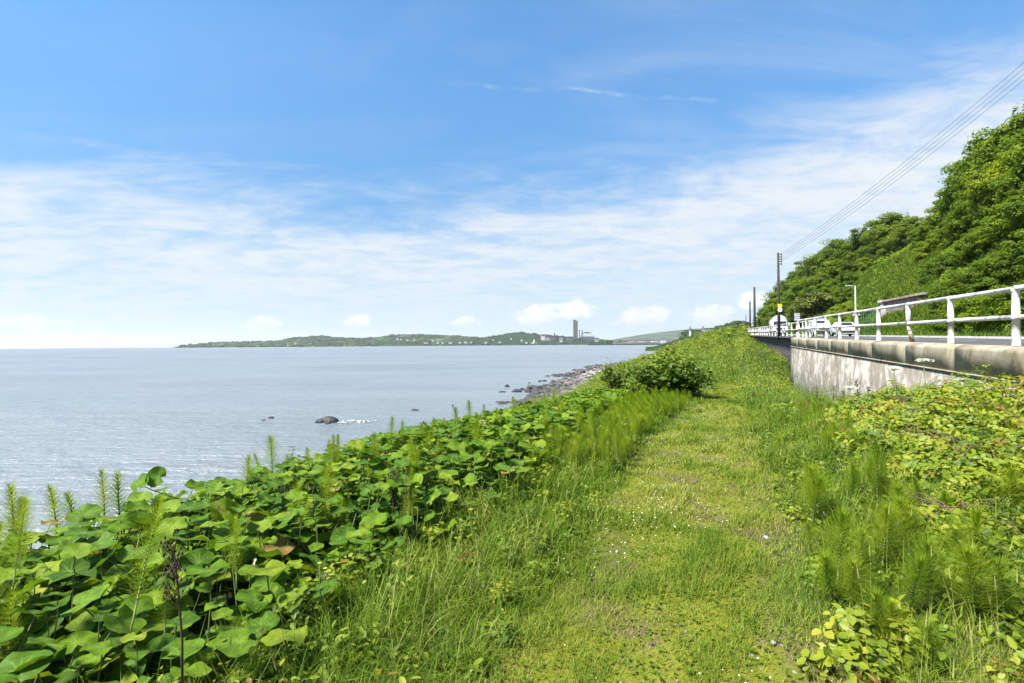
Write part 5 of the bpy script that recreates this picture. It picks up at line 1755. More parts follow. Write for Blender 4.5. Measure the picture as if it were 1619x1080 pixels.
def build_butterbur():
    pts = []
    tries = 0
    while len(pts) < 300 and tries < 20000:
        tries += 1
        Y = 0.9 + 9.6 * random.random() ** 1.15
        s = random.uniform(-6.3, -2.2)
        if s > bb_inner(Y) - random.uniform(0, .25): continue
        X = s + K * Y
        if X / Y < -1.25 : continue
        if any((s - a) ** 2 + (Y - b) ** 2 < 0.24 ** 2 for a, b in pts): continue
        pts.append((s, Y))
    for (s, Y) in pts:
        zg = float(gz(s, Y))
        root = empty('butterbur_plant', (s + K * Y, Y, zg), 0, 'butterbur clump of big round leaves between grass and sea', 'butterbur', 'butterbur clumps nearest the camera')
        nl = random.choice((8, 8, 9, 9))
        a0 = random.uniform(0, 6.28)
        low = 1.0 if s > -5.6 else 0.85
        for i in range(nl):
            a = a0 + i * 6.283 / nl + random.uniform(-.5, .5)
            rr = random.uniform(.06, .30)
            h = random.uniform(.08, .50) * low * (.8 if Y < 3 else 1) * (1.08 - .5 * rr) * (0.72 if s > bb_inner(Y) - .5 else 1)
            size = random.uniform(.09, .215) * (1.0 if h > .25 else .85) * (.88 if Y < 2.2 else 1)
            q = random.random()
            me = random.choice(BLP) if q < .007 else random.choice(BLY) if q < .03 else random.choice(BL)
            tilt = random.gauss(.28, .30) if q > .007 else random.uniform(.9, 1.4)
            if q < .007: size *= .6
            # lean towards the light and outwards from the clump
            az = math.atan2(math.sin(a), math.cos(a)) - math.pi / 2 + random.uniform(-.5, .5)
            link('leaf', me, root, matrix=leaf_pose(rr * math.cos(a), rr * math.sin(a), h, size, tilt, az, random.uniform(-.7, .7)))
    # the rest of the patch, further off and down the slope
    V, Q, T, VE, MI = [], [], [], [], []
    base = []
    for me in BL:
        nv = len(me.vertices)
        co = np.empty(nv * 3, np.float32); me.vertices.foreach_get('co', co)
        ve = np.empty(nv, np.float32); me.attributes['vein'].data.foreach_get('value', ve)
        qs = [tuple(p.vertices) for p in me.polygons if len(p.vertices) == 4 and p.material_index == 0]
        ts = [tuple(p.vertices) for p in me.polygons if len(p.vertices) == 3]
        base.append((co.reshape(-1, 3)[:41], ve[:41], np.array(qs), np.array(ts)))
    o = 0
    TI = []
    for i in range(11500):
        Y = random.uniform(7.5, 24) if i > 900 else random.uniform(.6, 12)
        if i >= 9000: Y = random.uniform(.7, 8)
        s = random.uniform(-7.6, -2.5) if i > 900 else random.uniform(-7.6, -5.4)
        if s > bb_inner(Y) - random.uniform(0, .3): continue
        if 9000 > i > 900 and s > -5.6 and Y < 10.2 and random.random() < .6: continue
        h = random.uniform(.18, .52) * (1 if s > -5.8 else .75)
        if i >= 9000: h *= .42
        co, ve, qs, ts = random.choice(base)
        M = np.array(leaf_pose(s + K * Y, Y, float(gz(s, Y)) + h, random.uniform(.11, .23), random.gauss(.3, .28), random.uniform(0, 6.28), random.uniform(0, 6.28)))
        V.append(co @ M[:3, :3].T + M[:3, 3]); VE.append(ve); Q.append(qs + o); T.append(ts + o)
        TI.append(np.full(41, random.random()))
        o += 41
    fm = foliage('butterbur_far', [(0.0, (0.034, 0.085, 0.007)), (0.4, (0.070, 0.155, 0.009)), (0.75, (0.13, 0.215, 0.011)), (1.0, (0.215, 0.26, 0.018))], 0.36, 0.6, 0.0, vein=(0.20, 0.28, 0.06), spec=0.15, spots=0.8)
    me = mesh_np('butterbur_leaves', np.concatenate(V), np.concatenate(Q), np.concatenate(T), {'tint': np.concatenate(TI), 'vein': np.concatenate(VE)}, smooth=True, mats=[fm])
    link('butterbur_leaves', me, label='mass of butterbur leaves further along the seaward edge', cat='butterbur', kind='stuff')


build_butterbur()


# ------------------------------------------------------------------ horsetails
def horsetail_meshes(seed, H=.75, whorls=20, per=22, blen=.15, bare=.25):
    g = np.random.default_rng(seed)
    global rng
    keep, rng = rng, g
    bend = g.uniform(-.06, .06)
    bm = bmesh.new()
    z = np.linspace(0, H, 8)
    bm_tube(bm, [(bend * (zz / H) ** 2, 0, zz) for zz in z], [.0065 * (1 - .75 * zz / H) for zz in z], 6)
    for i in range(whorls):
        f = bare + (1 - bare) * (i / whorls) ** .9
        bm_tube(bm, [(bend * f * f, 0, f * H - .006), (bend * f * f, 0, f * H + .004)], .0080 * (1 - .7 * f), 6, mat=1)
    bmesh.ops.recalc_face_normals(bm, faces=bm.faces)
    stem = bm_mesh('stem', bm, [MAT['horsetail_stem'], MAT['joint']])
    pos, L, az, lean, curve, tint = [], [], [], [], [], []
    for i in range(whorls):
        f = bare + (1 - bare) * (i / whorls) ** .9
        g_ = (f - bare) / (1 - bare)
        Lw = blen * (1.0 - .62 * max(0, (g_ - .55) / .45) ** 1.4) * (.75 + .25 * min(1, g_ / .15))
        for k in range(per):
            pos.append((bend * f * f, 0, f * H)); L.append(Lw * g.uniform(.8, 1.15)); az.append(2 * math.pi * k / per + g.uniform(-.12, .12))
            lean.append(1.42 - .75 * g_ ** 2.5 + g.uniform(-.14, .14)); curve.append(-.42 + g.uniform(-.2, .2)); tint.append(g.uniform(.3, .8))
    v, q, t, a = blades(np.array(pos), np.array(L), np.full(len(L), .0042), np.array(az), np.array(lean), np.array(curve), 2, np.array(tint))
    br = mesh_np('branch_whorls', v, q, t, {'tint': a}, mats=[MAT['horsetail']])
    rng = keep
    return stem, br


HT = [horsetail_meshes(300 + i, H=h, whorls=w, blen=b) for i, (h, w, b) in enumerate(((.72, 22, .16), (.85, 25, .19), (.62, 19, .15), (.55, 17, .10), (.78, 22, .13), (.40, 17, .19), (.46, 18, .22)))]


def horsetail(s, Y, scale, label, group, v=None, dz=0.0, X=None):
    x = X if X is not None else s + K * Y
    ss = x - K * Y
    root = empty('horsetail', (x, Y, float(gz(ss, Y)) + dz), random.uniform(0, 6.28), label, 'horsetail', group)
    root.rotation_euler[0] = random.gauss(0, .11); root.rotation_euler[1] = random.gauss(0, .11)
    st, br = HT[random.randrange(5) if v is None else v]
    for nm, me in (('stem', st), ('branch_whorls', br)):
        o = link(nm, me, root); o.scale = (scale,) * 3


# silhouettes against the sea along the crest of the patch: (pixel x, pixel y of tip)
SIL = ((30, 762, 4.6, 3), (97, 766, 4.9, 3), (133, 768, 5.0, 3), (165, 746, 5.1, 3), (197, 745, 5.3, 3), (4, 784, 4.4, 3), (390, 715, 5.6, 3), (433, 690, 5.9, 1), (487, 710, 6.2, 0), (516, 696, 6.4, 4), (531, 689, 6.6, 3),
                        (571, 695, 7.0, 3), (636, 665, 7.6, 3), (686, 661, 8.4, 3), (745, 634, 9.5, 1), (720, 645, 9.2, 0), (668, 668, 8.2, 4), (765, 640, 10, 4), (790, 645, 10.2, 0), (700, 662, 9, 2), (815, 628, 11, 1), (840, 625, 11.5, 1), (862, 622, 12, 0), (880, 618, 12.5, 2), (828, 640, 11, 0))
for (px, tip, Y, v) in SIL:
    p = P(px, tip, Y)
    st, br = HT[v]
    H0 = (.72, .85, .62, .55, .78)[v]
    ss = p.x - K * Y
    need = p.z - float(gz(ss, Y))
    sc = min(max(need / H0, .7), 1.7)
    horsetail(ss, Y, sc, '%s horsetail from the left standing out against the sea' % ORD[sum(1 for a in SIL if a[0] < px)], 'horsetails silhouetted against the sea', v, dz=need - sc * H0)
# three bright ones in front
for (px, pyb, Y, sc, v, lab) in ((208, 1000, 2.05, .62, 1, 'largest bright horsetail in the foreground left of the dead stalk'), (262, 1010, 2.1, .42, 2, 'smaller horsetail touching the dead stalk'), (375, 930, 2.6, .5, 0, 'fine horsetail right of the dead stalk'),
                                 (22, 935, 2.35, .5, 1, 'yellowish horsetail at the left edge of the picture')):
    p = P(px, pyb, Y)
    horsetail(0, Y, sc, lab, 'foreground horsetails', v, dz=p.z - float(gz(p.x - K * Y, Y)), X=p.x)
cnt = 0
while cnt < 45:
    Y = random.uniform(2.2, 9); s = random.uniform(-6, -2.6)
    if s > bb_inner(Y): continue
    horsetail(s, Y, random.uniform(.65, 1.05), 'horsetail rising between the butterbur leaves', 'horsetails among the butterbur'); cnt += 1
made = 0
spare = []
for i in range(340):
    Y = random.uniform(6.2, 20); s = random.uniform(-3.0, -.9) + (Y - 9) * .03
    if s < bb_inner(Y) - .7: continue
    if s > path_c(Y) - path_hw(Y) - .1: continue
    if Y > 11.5 or made >= 112:
        spare.append((s, Y))
        continue
    made += 1
    horsetail(s, Y, random.uniform(.55, .95), 'bright feathery horsetail in the thicket left of the path', 'horsetails left of the path', random.choice((0, 2, 5, 6, 6)))
# the far part of the thicket reads as one mass
acc = []
for (s, Y) in spare[:190]:
    st, br = HT[random.choice((5, 6, 2))]
    nv = len(br.vertices)
    co = np.empty(nv * 3, np.float32); br.vertices.foreach_get('co', co)
    co = co.reshape(-1, 3) * random.uniform(.6, 1.05)
    a = random.uniform(0, 6.28)
    c2 = np.stack([co[:, 0] * math.cos(a) - co[:, 1] * math.sin(a) + s + K * Y, co[:, 0] * math.sin(a) + co[:, 1] * math.cos(a) + Y, co[:, 2] + float(gz(s, Y))], 1)
    nb = nv // 5
    b = (np.arange(nb) * 5)[:, None]
    acc.append((c2, b + np.array([[0, 1, 3, 2]]), b + np.array([[2, 3, 4]]), np.clip(np.repeat(rng.uniform(.3, .8, nb), 5) + random.uniform(-.2, .2), 0, 1)))
v, q, t, a = join_np(acc)
link('horsetail_thicket', mesh_np('horsetail_thicket', v, q, t, {'tint': a}, mats=[MAT['horsetail']]), label='far part of the feathery horsetail thicket left of the path', cat='horsetails', kind='stuff')
for i in range(92):
    c = random.choice(((1530, 850, 4.4, .40), (1520, 1000, 3.0, .30), (1600, 1010, 3.0, .25), (1440, 900, 3.7, .28), (1345, 1010, 2.9, .16), (1370, 740, 7.2, .5), (1300, 700, 9.0, .6), (1430, 830, 4.6, .22), (1330, 660, 12, .7), (1590, 700, 6.2, .4)))
    p = P(c[0], c[1], c[2])
    X = p.x + random.gauss(0, c[3] * 1.5); Y = c[2] + random.gauss(0, c[3] * 1.6)
    if X - K * Y < path_c(Y) + path_hw(Y) + .15: continue
    if Y < 2.3: continue
    horsetail(0, Y, random.uniform(.5, 1.0), 'soft feathery horsetail among the grass right of the path', 'horsetails right of the path', random.choice((5, 6, 5, 6, 2, 3)), X=X)


# ------------------------------------------------------------------ grass and flowers on and beside the path
def path_grass():
    N = 330000
    Y = 1.6 + 30 * rng.random(N) ** 2.3
    s = path_c(Y) + rng.uniform(-1.8, 1.8, N)
    pm = path_mask(s, Y)
    worn = fbm(s * 1.4 + 3, Y * .9, 61)
    bare = np.clip((worn - .52) * 5, 0, 1) * np.clip((s - path_c(Y) + .55), .15, 1)
    ok = (rng.random(N) < (.5 + .5 * pm)) & (rng.random(N) > bare * pm * .8)
    s, Y = s[ok], Y[ok]
    n = len(s)
    pos = np.stack([s + K * Y, Y, gz(s, Y) - .004], 1)
    tuft = np.clip((fbm(s * 3.1, Y * 2.4, 71) - .42) * 3.2, 0, 1)
    L = rng.uniform(.02, .06, n) * (.65 + 1.5 * tuft + .6 * np.clip(np.abs(s - path_c(Y)) - .45, 0, 1)) * (1 + np.clip(Y - 8, 0, 12) * .05) * 1.15
    W = np.clip(.0011 * Y + .0012, .0035, .02)
    tint = np.clip(rng.normal(.55, .22, n) + (fbm(s * 1.5, Y * 1.2, 72) - .5) * .9 - tuft * .25, 0, 1)
    v, q, t, a = blades(pos, L, W, rng.random(n) * 6.28, rng.uniform(.1, .9, n), rng.uniform(.2, 1.1, n), 2, tint)
    link('path_grass', mesh_np('path_grass', v, q, t, {'tint': a}, mats=[MAT['grass_short']]), label='short yellow green grass and moss trodden along the path', cat='grass', kind='stuff')


path_grass()


def long_grass():
    parts = []
    # clumped tussocks either side of the path
    C = 5200
    Yc = 1.3 + 20 * rng.random(C) ** 1.5
    left = rng.random(C) < .52
    off = 1.75 * rng.random(C) ** 1.1 + .02 + .25 * (fbm(Yc * .9, Yc * 0 + left * 9., 45) - .3)
    sc = np.where(left, path_c(Yc) - path_hw(Yc) - off, path_c(Yc) + path_hw(Yc) + .12 + off * 1.5)
    ok = ~(left & (sc < bb_inner(Yc) - .3))
    Yc, sc, off, left = Yc[ok], sc[ok], off[ok], left[ok]
    k = 18
    s = np.repeat(sc, k) + rng.normal(0, .07, len(sc) * k)
    Y = np.repeat(Yc, k) + rng.normal(0, .07, len(sc) * k)
    n = len(s)
    ok = s < RAIL_S - .45
    s, Y = s[ok], Y[ok]
    n = len(s)
    offr = np.repeat(off, k)[ok]
    pos = np.stack([s + K * Y, Y, gz(s, Y) - .01], 1)
    L = rng.uniform(.10, .40, n) * (.45 + .7 * np.clip(offr / .7, 0, 1))
    W = np.clip(.0011 * Y + .0025, .0045, .02) * rng.uniform(.7, 1.5, n)
    tint = np.clip(np.repeat(rng.normal(.48, .2, len(sc)), k)[ok] + rng.normal(0, .14, n), 0, 1)
    az = np.repeat(rng.random(len(sc)) * 6.28, k)[ok] + rng.normal(0, .9, n)
    v = blades(pos, L, W, az, rng.uniform(.02, .7, n), rng.uniform(.3, 2.4, n), 4, tint)
    v, q, t, a = v
    link('long_grass', mesh_np('long_grass', v, q, t, {'tint': a}, mats=[MAT['grass_long']]), label='arching tussocks of long green grass along both edges of the path', cat='grass', kind='stuff')
    # pale seed heads
    n = 260
    Y = 1.6 + 12 * rng.random(n) ** 1.5
    s = np.where(rng.random(n) < .4, path_c(Y) - path_hw(Y) - rng.uniform(.1, .9, n), path_c(Y) + path_hw(Y) + rng.uniform(.2, 1.4, n))
    pos = np.stack([s + K * Y, Y, gz(s, Y)], 1)
    L = rng.uniform(.35, .6, n)
    az = rng.random(n) * 6.28; lean = rng.uniform(.0, .25, n); cu = rng.uniform(.1, .6, n)
    st = blades(pos, L, np.full(n, .003), az, lean, cu, 3, np.full(n, .9))
    th = lean + cu * .5
    tip = pos + np.stack([np.cos(az) * np.sin(th) * L * .93, np.sin(az) * np.sin(th) * L * .93, np.cos(th) * L * .93], 1)
    hd = blades(tip - np.array([0, 0, .03]), np.full(n, .075), np.full(n, .006), az, lean + cu, cu * .2, 2, np.full(n, 1.0))
    hd2 = blades(tip - np.array([0, 0, .03]), np.full(n, .075), np.full(n, .006), az + 1.57, lean + cu * .5, cu * .2, 2, np.full(n, 1.0))
    v, q, t, a = join_np([st, hd, hd2])
    link('grass_seed_heads', mesh_np('grass_seed_heads', v, q, t, {'tint': a}, mats=[MAT['grass_long']]), label='pale flowering grass stems rising from the verges of the path', cat='grass', kind='stuff')


long_grass()


def clover():
    # flower heads: tiny faceted balls on the turf
    t_ = (1 + 5 ** .5) / 2
    octa = np.array([(1, 0, 0), (-1, 0, 0), (0, 1, 0), (0, -1, 0), (0, 0, 1), (0, 0, -1.), (.7, .7, .5), (-.7, .7, .5), (.7, -.7, .5), (-.7, -.7, .5)])
    fo = np.array([(0, 6, 8), (6, 2, 7), (7, 1, 9), (9, 3, 8), (6, 7, 4), (7, 9, 4), (9, 8, 4), (8, 6, 4), (0, 2, 6), (2, 1, 7), (1, 3, 9), (3, 0, 8), (0, 5, 2), (2, 5, 1), (1, 5, 3), (3, 5, 0)])
    n = 3200
    Y = 1.7 + 14 * rng.random(n) ** 1.5
    s = path_c(Y) + rng.normal(-.45, .55, n)
    ok = (np.abs(s - path_c(Y)) < path_hw(Y) + .2) & (fbm(s * 1.8, Y * 1.3, 14) > rng.uniform(.34, .76, n))
    s, Y = s[ok], Y[ok]; n = len(s)
    r = rng.uniform(.0022, .0055, n)
    V = octa[None] * r[:, None, None]
    V = V + np.stack([s + K * Y, Y, gz(s, Y) + rng.uniform(.04, .085, n)], 1)[:, None]
    T = (np.arange(n) * 10)[:, None, None] + fo[None]
    link('clover_flowers', mesh_np('clover_flowers', V.reshape(-1, 3), None, T.reshape(-1, 3), smooth=True, mats=[MAT['white_flower']]), label='scattered white clover and daisy heads in the path turf', cat='flowers', kind='stuff')
    # clover leaves: three round leaflets
    n = 6000
    Y = 1.6 + 10 * rng.random(n) ** 1.8
    s = path_c(Y) + rng.normal(-.1, .75, n)
    ok = (np.abs(s - path_c(Y)) < path_hw(Y) + .35) & (fbm(s * 1.6, Y * 1.3, 15) > .42)
    s, Y = s[ok], Y[ok]; n = len(s)
    c = np.stack([s + K * Y, Y, gz(s, Y) + rng.uniform(.012, .045, n)], 1)
    parts = []
    a0 = rng.random(n) * 6.28
    for k in range(3):
        a = a0 + k * 2.094
        sp = np.stack([np.cos(a), np.sin(a), np.zeros(n)], 1)
        L = rng.uniform(.010, .018, n)
        v, q, tt = leaves(c, np.tile([[0, 0, 1.]], (n, 1)) + rng.normal(0, .2, (n, 3)), L, L * 1.1, np.clip(rng.normal(.42, .18, n), 0, 1), sp)
        parts.append((v, q, None, tt))
    v, q, t, a = join_np(parts)
    link('clover_leaves', mesh_np('clover_leaves', v, q, None, {'tint': a}, mats=[MAT['grass_long']]), label='low clover leaves woven through the turf of the path', cat='clover', kind='stuff')
    # greyish purple seed heads of selfheal on the right verge
    n = 60
    Y = rng.uniform(3.2, 7, n)
    s = path_c(Y) + path_hw(Y) + np.abs(rng.normal(.35, .35, n))
    r = rng.uniform(.004, .007, n)
    V = octa[None] * np.stack([r, r, r * 2.4], 1)[:, None, :]
    V = V + np.stack([s + K * Y, Y, gz(s, Y) + rng.uniform(.16, .34, n)], 1)[:, None]
    T = (np.arange(n) * 10)[:, None, None] + fo[None]
    link('purple_flower_heads', mesh_np('purple_flower_heads', V.reshape(-1, 3), None, T.reshape(-1, 3), smooth=True, mats=[MAT['purple_flower']]), label='dull greyish purple flower heads in the verge right of the path', cat='flowers', kind='stuff')


clover()


def verge_weeds():
    # mixed small leaved weeds on both verges, and pebbles on the worn turf
    parts = []
    C = 900
    Y = 1.5 + 15 * rng.random(C) ** 1.4
    left = rng.random(C) < .45
    off = rng.uniform(.05, 1.5, C)
    s = np.where(left, path_c(Y) - path_hw(Y) - off, path_c(Y) + path_hw(Y) + .1 + off * 1.2)
    for i in range(C):
        if left[i] and s[i] < bb_inner(Y[i]) - .3: continue
        r = rng.uniform(.07, .2) * (.6 + .5 * off[i])
        n = int(rng.uniform(18, 46))
        d = rand_unit(n); d[:, 2] = np.abs(d[:, 2])
        ps = s[i] + d[:, 0] * r * rng.random(n) ** .5; py = Y[i] + d[:, 1] * r * rng.random(n) ** .5
        hgt = rng.uniform(.06, .26) * (.5 + .6 * off[i])
        z = gz(ps, py) + .02 + rng.random(n) * hgt
        L = rng.uniform(.018, .05) * rng.uniform(.6, 1.4, n)
        nr = d * .6 + np.array([-.05, -.1, .8]) + rng.normal(0, .3, (n, 3))
        v, q, tt = leaves(np.stack([ps + K * py, py, z], 1), nr, L, L * rng.uniform(.5, 1.0), np.clip(rng.normal(.45, .12, n) + rng.normal(0, .18), 0, .95))
        parts.append((v, q, None, tt))
    v, q, t, a = join_np(parts)
    link('verge_weeds', mesh_np('verge_weeds', v, q, None, {'tint': a}, mats=[MAT['bramble']]), label='small leafy weeds mixed into the grass along both verges of the path', cat='weeds', kind='stuff')
    MAT['path_gravel'] = plain('path_gravel', (0.17, 0.145, 0.105), 0.9, 0.1, var=0.5, scale=30)
    oc = np.array([(1, 0, 0), (-1, 0, 0), (0, 1, 0), (0, -1, 0), (0, 0, 1), (0, 0, -1.)])
    of = np.array([(0, 2, 4), (2, 1, 4), (1, 3, 4), (3, 0, 4), (2, 0, 5), (1, 2, 5), (3, 1, 5), (0, 3, 5)])
    n = 5000
    Y = 1.6 + 9 * rng.random(n) ** 1.6
    s = path_c(Y) + rng.normal(.25, .45, n)
    ok = fbm(s * 1.4 + 3, Y * .9, 61) > .5
    s, Y = s[ok], Y[ok]; n = len(s)
    r = .0025 + .009 * rng.random(n) ** 3
    V = oc[None] * (r[:, None] * rng.uniform(.6, 1.4, (n, 3)))[:, None, :] * rng.uniform(.7, 1.2, (n, 6, 1)) + np.stack([s + K * Y, Y, gz(s, Y) + r * .3], 1)[:, None]
    T = (np.arange(n) * 6)[:, None, None] + of[None]
    link('path_gravel', mesh_np('path_gravel', V.reshape(-1, 3), None, T.reshape(-1, 3), {'tint': np.repeat(rng.random(n) * .9, 6)}, mats=[MAT['path_gravel']]), label='fine gravel showing through the worn turf of the path', cat='gravel', kind='stuff')


verge_weeds()


# ------------------------------------------------------------------ brambles under the wall
def bramble_bush(cs, cy, r, h, n, leaf, label, tone=0.0):
    z0 = float(gz(cs, cy))
    root = empty('bramble_bush', (cs + K * cy, cy, z0), 0, label, 'bramble', 'bramble bushes below the parapet wall')
    o = np.array(root.location)
    d = rand_unit(n); d[:, 2] = np.abs(d[:, 2])
    rr = .55 + .5 * rng.random(n)
    ps = cs + d[:, 0] * rr * r; py = cy + d[:, 1] * rr * r
    lump = .35 + 1.3 * fbm(ps * 2.4, py * 2.4, 7)
    z = gz(ps, py) + (d[:, 2] ** .8) * h * np.minimum(rr, 1.02) * lump
    ok = ps < RAIL_S - .36
    ps, py, z, d = ps[ok], py[ok], z[ok], d[ok]
    n = len(ps)
    c = np.stack([ps + K * py, py, z], 1) - o
    nr0 = np.stack([d[:, 0] * .35 - .12, d[:, 1] * .35 - .18, np.full(n, .85)], 1) + rng.normal(0, .42, (n, 3))
    parts = []
    a0 = rng.random(n) * 6.28
    tb = np.clip(rng.normal(.50, .20, n) + tone + (fbm(ps * 1.5, py * 1.5, 33) - .5) * .9, 0, 1)
    sz = leaf * rng.uniform(.65, 1.25, n)
    for k, (da, f) in enumerate(((0, 1.0), (1.75, .85), (-1.75, .85))):
        a = a0 + da
        sp = np.stack([np.cos(a), np.sin(a), -.25 * np.ones(n)], 1)
        v, q, tt = leaves(c + sp * .012, nr0 + rng.normal(0, .12, (n, 3)), sz * f, sz * f * .95, tb, sp)
        parts.append((v, q, None, tt))
    v, q, t, a = join_np(parts)
    link('leaves', mesh_np('leaves', v, q, None, {'tint': a}, mats=[MAT['bramble']]), root, kind='stuff')
    bm = bmesh.new()
    for i in range(12 if n > 200 else 3):
        a = random.uniform(0, 6.28); R1 = r * random.uniform(.5, 1.0)
        p0 = Vector((random.uniform(-.2, .2), random.uniform(-.2, .2), -.05))
        p3 = Vector((math.cos(a) * R1, math.sin(a) * R1, h * random.uniform(.25, .8)))
        if cs + p3.x - K * p3.y > RAIL_S - .36: p3.x -= .6
        p1 = p0.lerp(p3, .35) + Vector((0, 0, h * .75)); p2 = p0.lerp(p3, .7) + Vector((0, 0, h * .55))
        kk = 1.0 if len(c) > 200 else .45
        bm_tube(bm, [p0, p1 if kk == 1 else p0.lerp(p3, .35) + Vector((0, 0, h * .3)), p2 if kk == 1 else p0.lerp(p3, .7) + Vector((0, 0, h * .2)), p3], [.006 * kk, .005 * kk, .004 * kk, .002 * kk], 5)
    bmesh.ops.recalc_face_normals(bm, faces=bm.faces)
    link('canes', bm_mesh('canes', bm, MAT['cane'] if len(c) > 200 else MAT['petiole']), root, kind='stuff')


BB = [(5.0, 6.6, 1.0, .78, 1700, .075, 'tall bramble at the right edge against the coping'), (4.6, 8.6, 1.2, .80, 1900, .075, 'wide yellow green bramble against the white wall, right half'),
      (4.7, 11.0, 1.3, .70, 1700, .08, 'bramble mound in front of the stained white wall'), (4.5, 13.6, 1.2, .42, 1100, .08, 'low bramble at the far end of the thicket by the wall'), (3.5, 7.2, 1.1, .62, 1700, .072, 'bramble in the middle of the thicket, brownish stems showing'),
      (3.3, 9.8, 1.1, .55, 1300, .075, 'bramble sprawling towards the path below the wall'), (2.75, 5.1, .95, .50, 1500, .066, 'yellowish bramble nearer the camera beside the horsetails'), (3.9, 5.1, .8, .62, 1200, .068, 'yellow green bramble at the right edge below the thicket'),
      (2.5, 6.9, .85, .42, 1000, .068, 'small bramble straying into the verge'), (2.15, 12.5, .7, .35, 420, .075, 'small bramble near the far end of the path'), (2.0, 4.0, .55, .30, 520, .06, 'low yellowish bramble just right of the path among horsetails'), (2.75, 3.6, .6, .36, 600, .06, 'low bramble between the horsetail clumps at the right'), (3.3, 4.3, .7, .5, 900, .064, 'bright bramble filling the right edge above the near horsetails'), (4.4, 3.4, .9, .5, 700, .066, 'bramble at the foot of the wall just beyond the right edge'), (5.0, 4.9, .8, .6, 700, .066, 'bramble touching the coping just beyond the right edge')]
for b in BB:
    bramble_bush(*b)
# single young bramble shoots in the near right corner
for (px, py, Y, n, lab) in ((1570, 890, 3.1, 60, 'leafy bramble shoot in the right foreground above the horsetails'), (1380, 985, 2.6, 70, 'young bramble shoot at the right edge of the path foreground'), (1360, 1040, 2.4, 40, 'low bramble shoot in the bottom right foreground'),
                            (1610, 960, 2.75, 40, 'bramble spray cut by the right edge of the picture')):
    p = P(px, py, Y)
    cs = p.x - K * Y
    bramble_bush(cs, Y, .26, max(.18, p.z - float(gz(cs, Y)) + .1), n, .062, lab, .15)

# ------------------------------------------------------------------ dead stalks, umbels, odd plants


def dead_stalk(px, py_top, py_bot, Y, label, bushy=0, r=.004, lean=0.0):
    b = P(px, py_bot, Y); t = P(px, py_top, Y)
    root = empty('dead_stalk', b, 0, label, 'stalk', 'dry dead stalks')
    h = t.z - b.z
    link('stem', tube_mesh('stem', [(lean * -.5 - .0, 0, -.1), (lean * -.2 + .01, 0, h * .3), (lean * .1, .01, h * .65), (lean * .4, 0, h)], [r * 1.3, r * 1.1, r, r * .6], MAT['dry_stem'], 6), root)
    if bushy:
        bm = bmesh.new()
        for i in range(bushy):
            f = random.uniform(.55, 1.0)
            a = random.uniform(0, 6.28)
            p0 = Vector((lean * .4 * f, 0, h * f))
            L = random.uniform(.04, .11) * h / .5
            p1 = p0 + Vector((math.cos(a) * L * .5, math.sin(a) * L * .5, L * random.uniform(.3, .9)))
            bm_tube(bm, [p0, p1], [r * .45, r * .25], 4)
            bm_tube(bm, [p1 - Vector((0, 0, r * 1.6)), p1, p1 + Vector((0, 0, r * 2.2))], [r * .4, r * 1.0, r * .3], 5)
        bmesh.ops.recalc_face_normals(bm, faces=bm.faces)
        link('seed_head', bm_mesh('seed_head', bm, MAT['dry_stem']), root, kind='stuff')


dead_stalk(283, 866, 1075, 1.75, 'tall dark dead stalk with brown seed head in the left foreground', 60, .0035, -.03)
dead_stalk(622, 745, 860, 4.6, 'branched brown dead stalk in the middle of the left patch', 26, .007)
dead_stalk(643, 742, 870, 4.5, 'straight dark dead stalk just right of the branched one', 6, .006)
dead_stalk(746, 735, 820, 5.6, 'dark dead stalk with flat top further along the patch', 14, .007)
dead_stalk(728, 775, 835, 5.2, 'short dead stalk left of the flat topped one', 10, .006)
dead_stalk(720, 640, 668, 9.2, 'thin bare stalk leaning against the sea', 3, .007, -.12)
dead_stalk(1292, 610, 650, 15, 'first of the dry stalks standing before the white wall', 8, .010, -.05)
dead_stalk(1318, 612, 652, 14.5, 'second of the dry stalks standing before the white wall', 10, .010, .05)
dead_stalk(1357, 604, 655, 13.2, 'brown dry stalk with many twigs before the white wall', 30, .010, -.10)
dead_stalk(1372, 612, 655, 13.2, 'rightmost dry stalk before the white wall', 24, .010, .08)


def umbel(px, py, Y, wpx, label):
    t = P(px, py, Y)
    ss = t.x - K * Y
    zb = float(gz(ss, Y))
    root = empty('hogweed', (t.x, Y, zb), 0, label, 'hogweed', 'white flowered hogweed before the wall')
    h = t.z - zb
    w = wpx / F * Y / 2
    bm = bmesh.new()
    bm_tube(bm, [(.08, 0, -.05), (.04, 0, h * .5), (0, 0, h - .06)], [.009, .008, .006], 6)
    heads = []
    for k in range(14):
        a = k * 2.4; r = w * math.sqrt((k + .5) / 14)
        tip = Vector((math.cos(a) * r, math.sin(a) * r * .9, h + .02 - .05 * (r / w) ** 2))
        bm_tube(bm, [(0, 0, h - .06), tip], [.004, .002], 4)
        heads.append(tip)
    bmesh.ops.recalc_face_normals(bm, faces=bm.faces)
    link('stem', bm_mesh('stem', bm, MAT['petiole']), root)
    n = 14 * 16
    pos = np.repeat(np.array([list(t_) for t_ in heads]), 16, 0) + rng.normal(0, 1, (n, 3)) * np.array([w * .13, w * .13, .006])
    L = np.full(n, w * .13)
    v, q, tt = leaves(pos, np.tile([[0, 0, 1.]], (n, 1)) + rng.normal(0, .3, (n, 3)), L, L)
    link('flower_head', mesh_np('flower_head', v, q, None, mats=[MAT['white_flower']]), root)


umbel(1460, 569, 8.6, 26, 'highest flat white hogweed flower against the coping')
umbel(1413, 581, 9.6, 22, 'white hogweed flower left of the highest one')
umbel(1344, 612, 12.0, 22, 'lowest white hogweed flower at the foot of the white wall')

